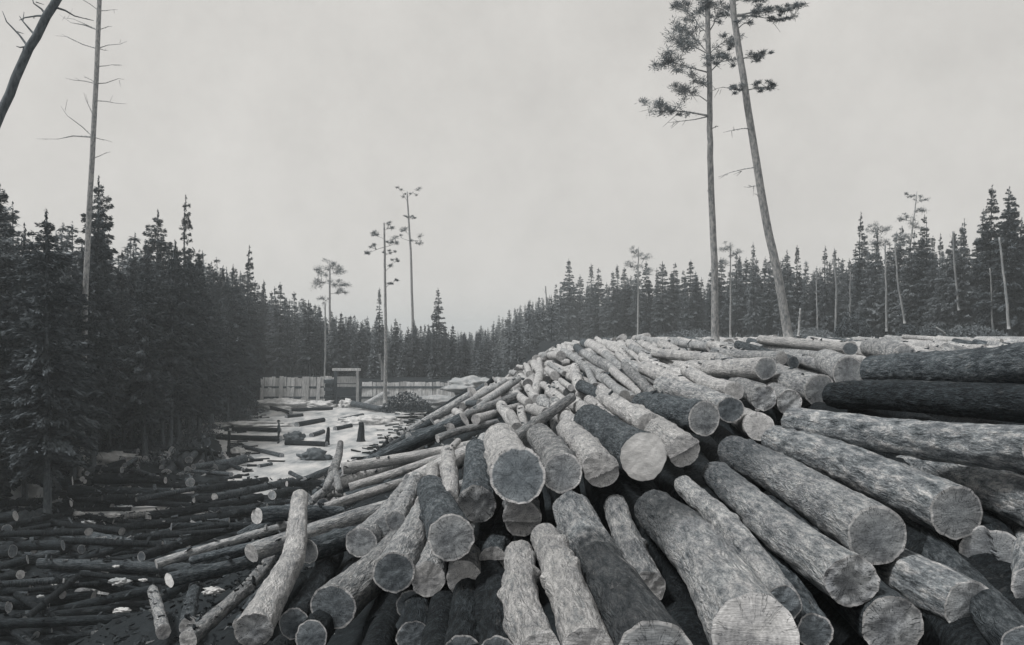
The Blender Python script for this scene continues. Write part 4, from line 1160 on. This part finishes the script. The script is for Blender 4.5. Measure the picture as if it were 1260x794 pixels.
limbed_tree('pine_tree', 165, [(785, 430), (785, 370), (785, 304)],
  [(785, 315, 779, 310, 0, .5, 200), (785, 322, 794, 318, 0, .6, 260), (785, 330, 774, 328, 0, .6, 260), (785, 338, 797, 334, 0, .6, 260), (785, 350, 776, 347, 0, .6, 200)],
  'broad pine crown highest above the middle of the pile', TRUNK_PINE, .2, .08, sub=1, seed=10, leaf=.55)
limbed_tree('pine_tree', 140, [(899, 415), (899, 360), (899, 298)],
  [(899, 310, 892, 306, 0, .5, 200), (899, 316, 907, 312, 0, .5, 220), (899, 326, 889, 324, 0, .5, 200), (899, 330, 910, 327, 0, .5, 180)],
  'small tufted pine between the two big pine trunks', TRUNK_PINE, .18, .07, sub=1, seed=11, leaf=.5)

# -- pale bare stems in the right forest
for k, (pts, Y, r, lab) in enumerate([
  ([(1091, 408), (1091, 350), (1089, 300)], 104, .13, 'straight pale bare stem in the right forest below the round-topped pine'),
  ([(1113, 398), (1105, 350), (1101, 300)], 103, .13, 'pale bare stem leaning left towards the flag-topped pine'),
  ([(1028, 414), (1030, 360), (1026, 316)], 112, .15, 'stout pale snag right of the leaning pine trunk'),
  ([(1045, 412), (1046, 370), (1046, 335)], 112, .11, 'thin pale stem beside the stout pale snag'),
  ([(1180, 382), (1175, 330), (1173, 285)], 98, .13, 'bright crooked stem among the slender spruces at right'),
  ([(1241, 405), (1237, 350), (1231, 292)], 86, .14, 'pale stem leaning left near the right edge'),
  ([(1222, 408), (1220, 370), (1219, 330)], 88, .10, 'short thin pale stem between the two right-hand spires'),
  ([(1006, 414), (1005, 370), (1004, 335)], 120, .10, 'thin grey stem close to the leaning pine trunk'),
  ([(676, 436), (674, 395), (672, 352)], 170, .17, 'lone pale stem in the forest above the left shoulder of the pile'),
  ([(657, 445), (657, 420), (656, 400)], 180, .12, 'faint short stem left of the lone pale stem'),
  ([(400, 470), (401, 430), (400, 372)], 112, .13, 'faint pale stem in the forest above the dam'),
  ([(471, 470), (470, 450), (467, 436)], 110, .22, 'broken pale stump stem behind the nearer thin pine'),
  ([(298, 440), (297, 410), (296, 372)], 95, .1, 'faint pale stem in the left forest above the dam end'),
  ([(982, 414), (983, 395), (983, 380)], 60, .09, 'short pale stub right beside the foot of the leaning pine'),
  ]):
    limbed_tree('bare_stem', Y, pts, [(pts[1][0], pts[1][1] - 8, pts[1][0] + (-1) ** k * 6, pts[1][1] - 14, 0, 0, 0), (pts[2][0], pts[2][1] + 10, pts[2][0] - (-1) ** k * 5, pts[2][1] + 3, 0, 0, 0)], lab, TRUNK_PALE, r, r * .6, seed=40 + k)

# ------------------------------------------------------------------ brush heaps, stumps and low growth
def brush(px, py, Y, w_, h_, n, label, seed, name='brush_heap', mat=FOL_DK, tw=24):
    rng = np.random.default_rng(seed)
    c = P(px, py, Y); c[2] = max(c[2], float(ground_z(c[0], c[1])) - .1)
    root = empty(name, c)
    a = rng.uniform(0, 6.28, n); rr = rng.random(n) ** .6
    zz = rng.random(n) * (1 - rr ** 2) * h_
    C = np.stack([np.cos(a) * rr * w_ / 2, np.sin(a) * rr * w_ / 3, zz], 1)
    V, Fq = diamonds(C, rng.normal(0, 1, (n, 3)), .35 * rng.uniform(.5, 1.3, n), .1, rng, 1)
    obj('foliage', mesh_from('foliage', V, Fq, [mat], smooth=False), root)
    br = []
    for _ in range(tw):
        b = np.array([rng.uniform(-.45, .45) * w_, rng.uniform(-.3, .3) * w_, 0]); d = rng.normal(0, 1, 3); d[2] = abs(d[2]) * .6
        d *= rng.uniform(.5, 1.1) * h_ / np.linalg.norm(d); br.append(tube([b, b + d * .5, b + d + rng.normal(0, .08, 3)], [.035, .025, .01], 5))
    V, Fq = merge(br); obj('branches', mesh_from('branches', V, Fq, [TRUNK]), root)
    tag(root, label, 'brush')
brush(500, 505, 88, 5.5, 1.9, 2600, 'dark heap of brush in front of the dam right of the thin pine', 1)
brush(1050, 414, 84, 4.0, 2.4, 1800, 'dark uprooted brush at the foot of the right forest', 2)
brush(1118, 414, 82, 2.4, 1.3, 900, 'dark round stump root below the leaning pale stem', 3)
brush(1150, 413, 84, 4.0, .9, 900, 'low scrub right of the dark stump root', 4, 'shrub', FOL)
brush(1200, 413, 80, 5.0, 1.0, 1200, 'low scrub below the two right-hand spires', 5, 'shrub', FOL)
brush(1000, 414, 96, 6.0, 1.0, 1200, 'low scrub behind the foot of the leaning pine', 6, 'shrub', FOL)
brush(850, 416, 110, 9.0, 1.2, 1400, 'low scrub left of the straight pine foot', 7, 'shrub', FOL)
brush(300, 500, 99, 3.5, 2.2, 1500, 'dark bush at the left end of the dam', 8, 'shrub')
brush(290, 515, 86, 3.0, 1.6, 1200, 'dark bush overhanging the river on the left bank', 9, 'shrub')
def undergrowth(name, n, pts, label, seed, mat, size):
    rng = np.random.default_rng(seed); parts = []
    for x, y, w_, h_ in pts:
        m_ = int(n * w_)
        C = rng.normal(0, 1, (m_, 3)) * np.array([w_ * .4, w_ * .4, h_ * .35]); C[:, 2] = np.abs(C[:, 2])
        C += np.array([x, y, float(ground_z(x, y)) - .05])
        parts.append(diamonds(C, rng.normal(0, 1, (m_, 3)) + np.array([0, 0, .6]), size * rng.uniform(.5, 1.4, m_), size * .25, rng, 1))
    V, Fq = merge(parts)
    tag(obj(name, mesh_from(name, V, Fq, [mat], smooth=False)), label, 'undergrowth', kind='stuff')
rq = np.random.default_rng(8)
pl = []
for _ in range(130):
    y = rq.uniform(36, 108)
    if y < 56 and rq.random() < .7: continue
    pl.append((float(bank_edge(y)) + rq.uniform(-4, .8), y, rq.uniform(.6, 1.8), rq.uniform(.4, 1.5)))
undergrowth('undergrowth', 120, pl, 'low brush and saplings under the edge of the left forest', 3, FOL_DK, .35)
pl = []
for px in np.arange(620, 1300, 7):
    Y = float(np.interp(px, LPX, LY)) - rq.uniform(1, 6); pl.append(((px - 630) / F * Y, Y, rq.uniform(1.5, 3.5), rq.uniform(.5, 1.6)))
undergrowth('scrub', 60, pl, 'grey scrub along the foot of the right forest', 4, FOL, .6)
limbed_tree('bare_stem', 82, [(1165, 414), (1158, 408), (1150, 403)], [], 'fallen pale stem lying in the scrub at right', TRUNK_PALE, .12, .07, seed=71)

# ------------------------------------------------------------------ timber dam with its sluice
WOOD = plain('dam_plank_wood', .30, .70, 4, sca=(2.5, 2.5, .35), rnd=True)
WOOD_DK = plain('dam_dark_timber', .05, .13, 5, sca=(1, 1, .4), rnd=True)
dam = empty('timber_dam', P(410, 503, 104))
dz = -float(dam.location.z); dx0 = float(dam.location.x)
rd = np.random.default_rng(5)
plank_meshes = []
for k in range(6):
    V, Fq = box((0, 0, 1.35), (.42, .07, 3.0 + rd.uniform(-.1, .1)), 0, .015, rd)
    plank_meshes.append(mesh_from('plank', V, Fq, [WOOD], smooth=False))
x = P(322, 500, 104)[0] - dx0
xe = P(588, 500, 104)[0] - dx0
gate0, gate1 = P(414, 500, 104)[0] - dx0, P(441, 500, 104)[0] - dx0
while x < xe:
    if not (gate0 - .2 < x < gate1 + .2):
        o = obj('plank', plank_meshes[int(rd.integers(0, 6))], dam, (x, rd.normal(0, .035), dz + .45 + rd.normal(0, .06) - (.6 if x > gate1 else 0)))
        o.rotation_euler = (R(-9), rd.normal(0, .012), 0)
    x += .44
for (z_, y_) in ((2.1, .35), (.9, .15)):
    V, Fq = box((0, y_, z_ + dz), (xe + 8.6 + 8, .25, .25)); 
    V[:, 0] = np.where(V[:, 0] > 0, xe, P(322, 500, 104)[0] - dx0)
    obj('waling', mesh_from('waling', V, Fq, [WOOD_DK], smooth=False), dam)
for gx in (gate0, gate1):
    V, Fq = box((gx, -.6, dz + 1.95), (.3, .3, 4.3)); obj('gate_post', mesh_from('gate_post', V, Fq, [WOOD if gx == gate1 else WOOD_DK], smooth=False), dam)
V, Fq = box(((gate0 + gate1) / 2, -.6, dz + 4.22), (gate1 - gate0 + .7, .32, .28)); obj('crossbar', mesh_from('crossbar', V, Fq, [WOOD], smooth=False), dam)
for z_, hgt in ((3.0, .8), (2.35, .3)):
    V, Fq = box(((gate0 + gate1) / 2, -.3, dz + z_), (gate1 - gate0 - .3, .12, hgt)); obj('gate_board', mesh_from('gate_board', V, Fq, [WOOD], smooth=False), dam)
crib = []
for k in range(7): crib.append(box((gate0 - .55, -1.2, dz + .25 + k * .44), (.7 if k % 2 else .9, 2.0 if k % 2 else 2.2, .4)))
for k, (V, Fq) in enumerate(crib): obj('crib_timber', mesh_from('crib_timber', V, Fq, [WOOD_DK], smooth=False), dam)
tag(dam, 'low timber dam of upright pale planks with a framed sluice gate', 'dam')

# ------------------------------------------------------------------ rocks, snow and earth mounds
SNOW = plain('old_snow', .36, .66, 2.5, .8, bump=.3, bd=.08)
ROCK = plain('wet_rock', .04, .15, 3, .7, bump=.6, bd=.1)
EARTH = plain('pale_earth', .24, .42, 2, .9, bump=.5, bd=.1)
def mound(name, px, py, Y, sx, sy, sz, mat, label, cat, seed, z=None, group=None):
    bm = bmesh.new(); bmesh.ops.create_icosphere(bm, subdivisions=4, radius=1)
    for v in bm.verts:
        n_ = 1 + .5 * mnoise.fractal(v.co * 2.2 + Vector((seed * 5.1, 0, 0)), .8, 2, 5)
        v.co = Vector((v.co.x * sx * n_, v.co.y * sy * n_, v.co.z * sz * n_ * (.6 if name == 'foam_bank' else 1)))
    me = bpy.data.meshes.new(name); bm.to_mesh(me); bm.free(); me.materials.append(mat)
    for p in me.polygons: p.use_smooth = True
    c = P(px, py, Y)
    if z is not None: c[2] = z
    else: c[2] = max(c[2], float(ground_z(c[0], c[1])) + sz * .15)
    tag(obj(name, me, None, c), label, cat, group)
mound('foam_bank', 345, 500, 100, 3.4, 1.6, 1.2, SNOW, 'largest white heap of foam below the left half of the dam', 'foam', 1, .2)
mound('foam_bank', 391, 503, 101, 2.0, 1.2, .9, SNOW, 'white foam heap left of the sluice pier', 'foam', 2, .2)
mound('foam_bank', 427, 506, 101, .9, 1.2, 1.2, SNOW, 'white water gushing from the sluice opening', 'foam', 3, .2)
mound('foam_bank', 455, 527, 82, 2.6, 1.3, 1.0, SNOW, 'white heap right of the sluice beside the dark stump', 'foam', 4, .1)
mound('foam_bank', 305, 525, 80, 3.4, 1.4, .55, SNOW, 'low white drift behind the dark log left of the standing man', 'foam', 5, .05)
mound('foam_bank', 322, 540, 71, 3.2, 1.0, .35, SNOW, 'thin white drift between the two dark logs left of the standing man', 'foam', 6, .02)
mound('earth_patch', 540, 497, 92, 4.0, 1.5, .8, EARTH, 'pale patch of ground between the brush heap and the pile', 'ground patch', 7)
mound('earth_mound', 582, 476, 90, 2.6, 1.6, .9, EARTH, 'pale mound behind the left shoulder of the pile at the dam end', 'mound', 8)
mound('snow_patch', 198, 534, 74, .9, .5, .45, SNOW, 'bright snow patch under the left trees, left one of two', 'snow', 9, group='snow patches')
mound('snow_patch', 214, 530, 76, .6, .5, .4, SNOW, 'bright snow patch under the left trees, right one of two', 'snow', 10)
mound('snow_patch', 267, 535, 72, .9, .5, .35, SNOW, 'snow patch where the left forest meets the river', 'snow', 11)
mound('snow_patch', 292, 558, 61, .55, .4, .4, SNOW, 'white lump at the tip of the shore pile', 'snow', 12)
mound('snow_patch', 124, 590, 54, 2.2, .9, .55, SNOW, 'widest bright snow patch behind the left tree trunks', 'snow', 13)
mound('snow_patch', 84, 590, 54, .9, .6, .5, SNOW, 'narrow bright snow patch between the left tree trunks', 'snow', 14)
mound('boulder', 36, 612, 43, .75, .5, .55, EARTH, 'pale boulder at the far left below the trees', 'boulder', 16)
mound('boulder', 36, 645, 38, .9, .5, .5, ROCK, 'dark boulder below the pale one at the far left', 'boulder', 17)
mound('boulder', 388, 567, 58, 1.0, .6, .6, ROCK, 'dark wedge-shaped rock at the right side of the open water', 'boulder', 18, .0)
mound('boulder', 361, 536, 69, .8, .6, .6, ROCK, 'dark rock beside the standing man', 'boulder', 19, .0)
for k, (px, py, Y, s_) in enumerate([(108, 644, 36, .3), (96, 632, 38, .25), (138, 634, 38, .3), (148, 716, 26, .28), (176, 714, 26, .12), (150, 752, 24, .22), (175, 758, 23.5, .15), (143, 697, 28, .1), (263, 727, 17.6, .2), (50, 734, 25, .1)]):
    mound('wood_chunk', px, py, Y, s_, s_ * .5, s_ * .35, SNOW if k % 3 else EARTH, 'small bright chunk of wood on the dark left flat, %s nearest the viewer' % ordinal([7, 10, 8, 4, 5, 3, 2, 6, 1, 9][k]), 'debris', 30 + k, group='bright chunks on the dark flat')

# ------------------------------------------------------------------ people
CLOTH = plain('dark_wool', .02, .05, 9, bump=.1)
SHIRT = plain('dark_shirt', .05, .10, 9, bump=.1)
SKIN = plain('skin', .25, .32, 9, bump=.02)
def person(loc, rz, J, hat, label, pole=None):
    """J: joint name -> (x, y, z); the body is grown as one surface around the joints"""
    names = list(J); idx = {n: i for i, n in enumerate(names)}
    E = [('pelvis', 'waist'), ('waist', 'chest'), ('chest', 'neck'), ('neck', 'head'), ('head', 'crown')]
    for s_ in 'lr':
        E += [('pelvis', 'hip' + s_), ('hip' + s_, 'knee' + s_), ('knee' + s_, 'ankle' + s_), ('ankle' + s_, 'toe' + s_),
              ('chest', 'sh' + s_), ('sh' + s_, 'el' + s_), ('el' + s_, 'wr' + s_), ('wr' + s_, 'hand' + s_)]
    RAD = dict(pelvis=.15, waist=.14, chest=.16, neck=.06, head=.095, crown=.075, hip=.10, knee=.065, ankle=.048, toe=.045, sh=.075, el=.05, wr=.036, hand=.042)
    me = bpy.data.meshes.new('body'); me.from_pydata([J[n] for n in names], [(idx[a], idx[b]) for a, b in E], [])
    o = bpy.data.objects.new('tmp', me); col.objects.link(o)
    md = o.modifiers.new('s', 'SKIN'); md.use_smooth_shade = True
    for i, n in enumerate(names):
        r_ = RAD.get(n, RAD.get(n[:-1], .06)); sv = me.skin_vertices[0].data[i]; sv.radius = (r_, r_); sv.use_root = n == 'pelvis'
    s2 = o.modifiers.new('d', 'SUBSURF'); s2.levels = 2; s2.render_levels = 2
    dg = bpy.context.evaluated_depsgraph_get()
    bmesh_ = bpy.data.meshes.new_from_object(o.evaluated_get(dg))
    bpy.data.objects.remove(o)
    bmesh_.name = 'body'
    bmesh_.materials.clear()
    for m in (CLOTH, SHIRT, SKIN): bmesh_.materials.append(m)
    hz = J['neck'][2]; pz = J['pelvis'][2] + .05
    for p in bmesh_.polygons:
        p.use_smooth = True
        c = p.center
        hand = min((Vector(J['handl']) - c).length, (Vector(J['handr']) - c).length) < .085
        p.material_index = 2 if (c.z > hz + .03 and (Vector(J['head']) - c).length < .3) or hand else (1 if c.z > pz else 0)
    root = empty('person', loc); root.rotation_euler = (0, 0, rz)
    obj('body', bmesh_, root)
    hc = Vector(J['crown']); up = (Vector(J['crown']) - Vector(J['head'])).normalized()
    prof = [(0, .115), (.20, .10), (.19, .04), (.105, .035), (.10, .10), (.07, .13)]
    ring = [hc + up * (-.02) + up * (0.0) for _ in range(1)]
    V, Fq = tube([hc - up * .02, hc - up * .012, hc - up * .01, hc + up * .05, hc + up * .09], [.17, .17, .105, .10, .07], 14)
    obj('hat', mesh_from('hat', V, Fq, [CLOTH]), root)
    tag(root, label, 'person')
    return root
stand = dict(pelvis=(0, 0, .93), waist=(0, .0, 1.1), chest=(0, .02, 1.32), neck=(0, .01, 1.49), head=(0, -.02, 1.60), crown=(0, -.02, 1.69),
  hipl=(.10, 0, .88), kneel=(.12, -.03, .50), anklel=(.13, .02, .08), toel=(.15, -.14, .05), hipr=(-.10, 0, .88), kneer=(-.11, -.02, .50), ankler=(-.12, .03, .08), toer=(-.14, -.13, .05),
  shl=(.19, .01, 1.40), ell=(.25, .03, 1.12), wrl=(.22, -.10, .92), handl=(.20, -.15, .86), shr=(-.19, .01, 1.40), elr=(-.25, .04, 1.12), wrr=(-.24, -.05, .88), handr=(-.23, -.08, .81))
person(P(343, 546, 66.6), R(-70), stand, 1, 'man in dark clothes and hat standing upright on a log in mid river')
stride = dict(pelvis=(0, 0, .90), waist=(-.03, 0, 1.07), chest=(-.10, 0, 1.27), neck=(-.16, -.01, 1.43), head=(-.20, -.03, 1.53), crown=(-.22, -.03, 1.62),
  hipl=(.09, 0, .86), kneel=(.26, -.04, .50), anklel=(.40, .02, .09), toel=(.44, -.12, .05), hipr=(-.09, 0, .86), kneer=(-.10, -.05, .49), ankler=(-.08, .02, .08), toer=(-.12, -.13, .05),
  shl=(.07, .0, 1.36), ell=(.20, -.06, 1.13), wrl=(.10, -.22, .98), handl=(.06, -.28, .94), shr=(-.28, .0, 1.34), elr=(-.36, -.05, 1.07), wrr=(-.28, -.20, .92), handr=(-.24, -.26, .88))
mx_, my_ = -17.85, 52.0
mz_ = float(HF[int(round((mx_ - GX0) / GS)) - 3:int(round((mx_ - GX0) / GS)) + 4, int(round((my_ - GY0) / GS)) - 2:int(round((my_ - GY0) / GS)) + 3].max())
person((mx_, my_, mz_ - .03), 0, stride, 1, 'man in dark clothes striding on the shore pile left of the river')
def snag_stump(px, py, Y, h, r, label, seed, name='stump', mat=BARK_MOSS_SHADE):
    rng = np.random.default_rng(seed)
    V, Fq = tube([[0, 0, -.3], [0, 0, .1], [.03, 0, h * .5], [.06, .02, h * .85], [.05, 0, h]], [r * 1.3, r, r * .85, r * .7, r * .6], 12)
    V = V + rng.normal(0, r * .16, V.shape)
    tag(obj(name, mesh_from(name, V, Fq, [mat]), None, P(px, py, Y)), label, 'stump')
snag_stump(444, 541, 68, 1.3, .30, 'dark pointed stump on the right shore of the river', 1)
snag_stump(403, 546, 66, 1.2, .16, 'dark upright post standing in the river right of the man', 2, 'post')
snag_stump(281, 565, 60, 1.9, .12, 'thin dark post at the tip of the shore pile', 3, 'post')
snag_stump(296, 512, 96, 1.3, .18, 'dark snag at the far left shore under the dam', 4)

# ------------------------------------------------------------------ haze: a closed box of pale air round the whole place
hz_m = bpy.data.materials.new('pale_air'); hz_m.use_nodes = True
t = hz_m.node_tree; t.nodes.clear()
ho = t.nodes.new('ShaderNodeOutputMaterial'); pv = t.nodes.new('ShaderNodeVolumePrincipled')
pv.inputs['Color'].default_value = (.90, .965, 1.0, 1); pv.inputs['Density'].default_value = .0009; pv.inputs['Anisotropy'].default_value = .2
t.links.new(pv.outputs['Volume'], ho.inputs['Volume'])
V, Fq = box((0, 740, 14), (1500, 1600, 38))
hz_o = obj('haze', mesh_from('haze', V, Fq, [hz_m], smooth=False))
tag(hz_o, 'thin pale haze in the valley air', kind='stuff')
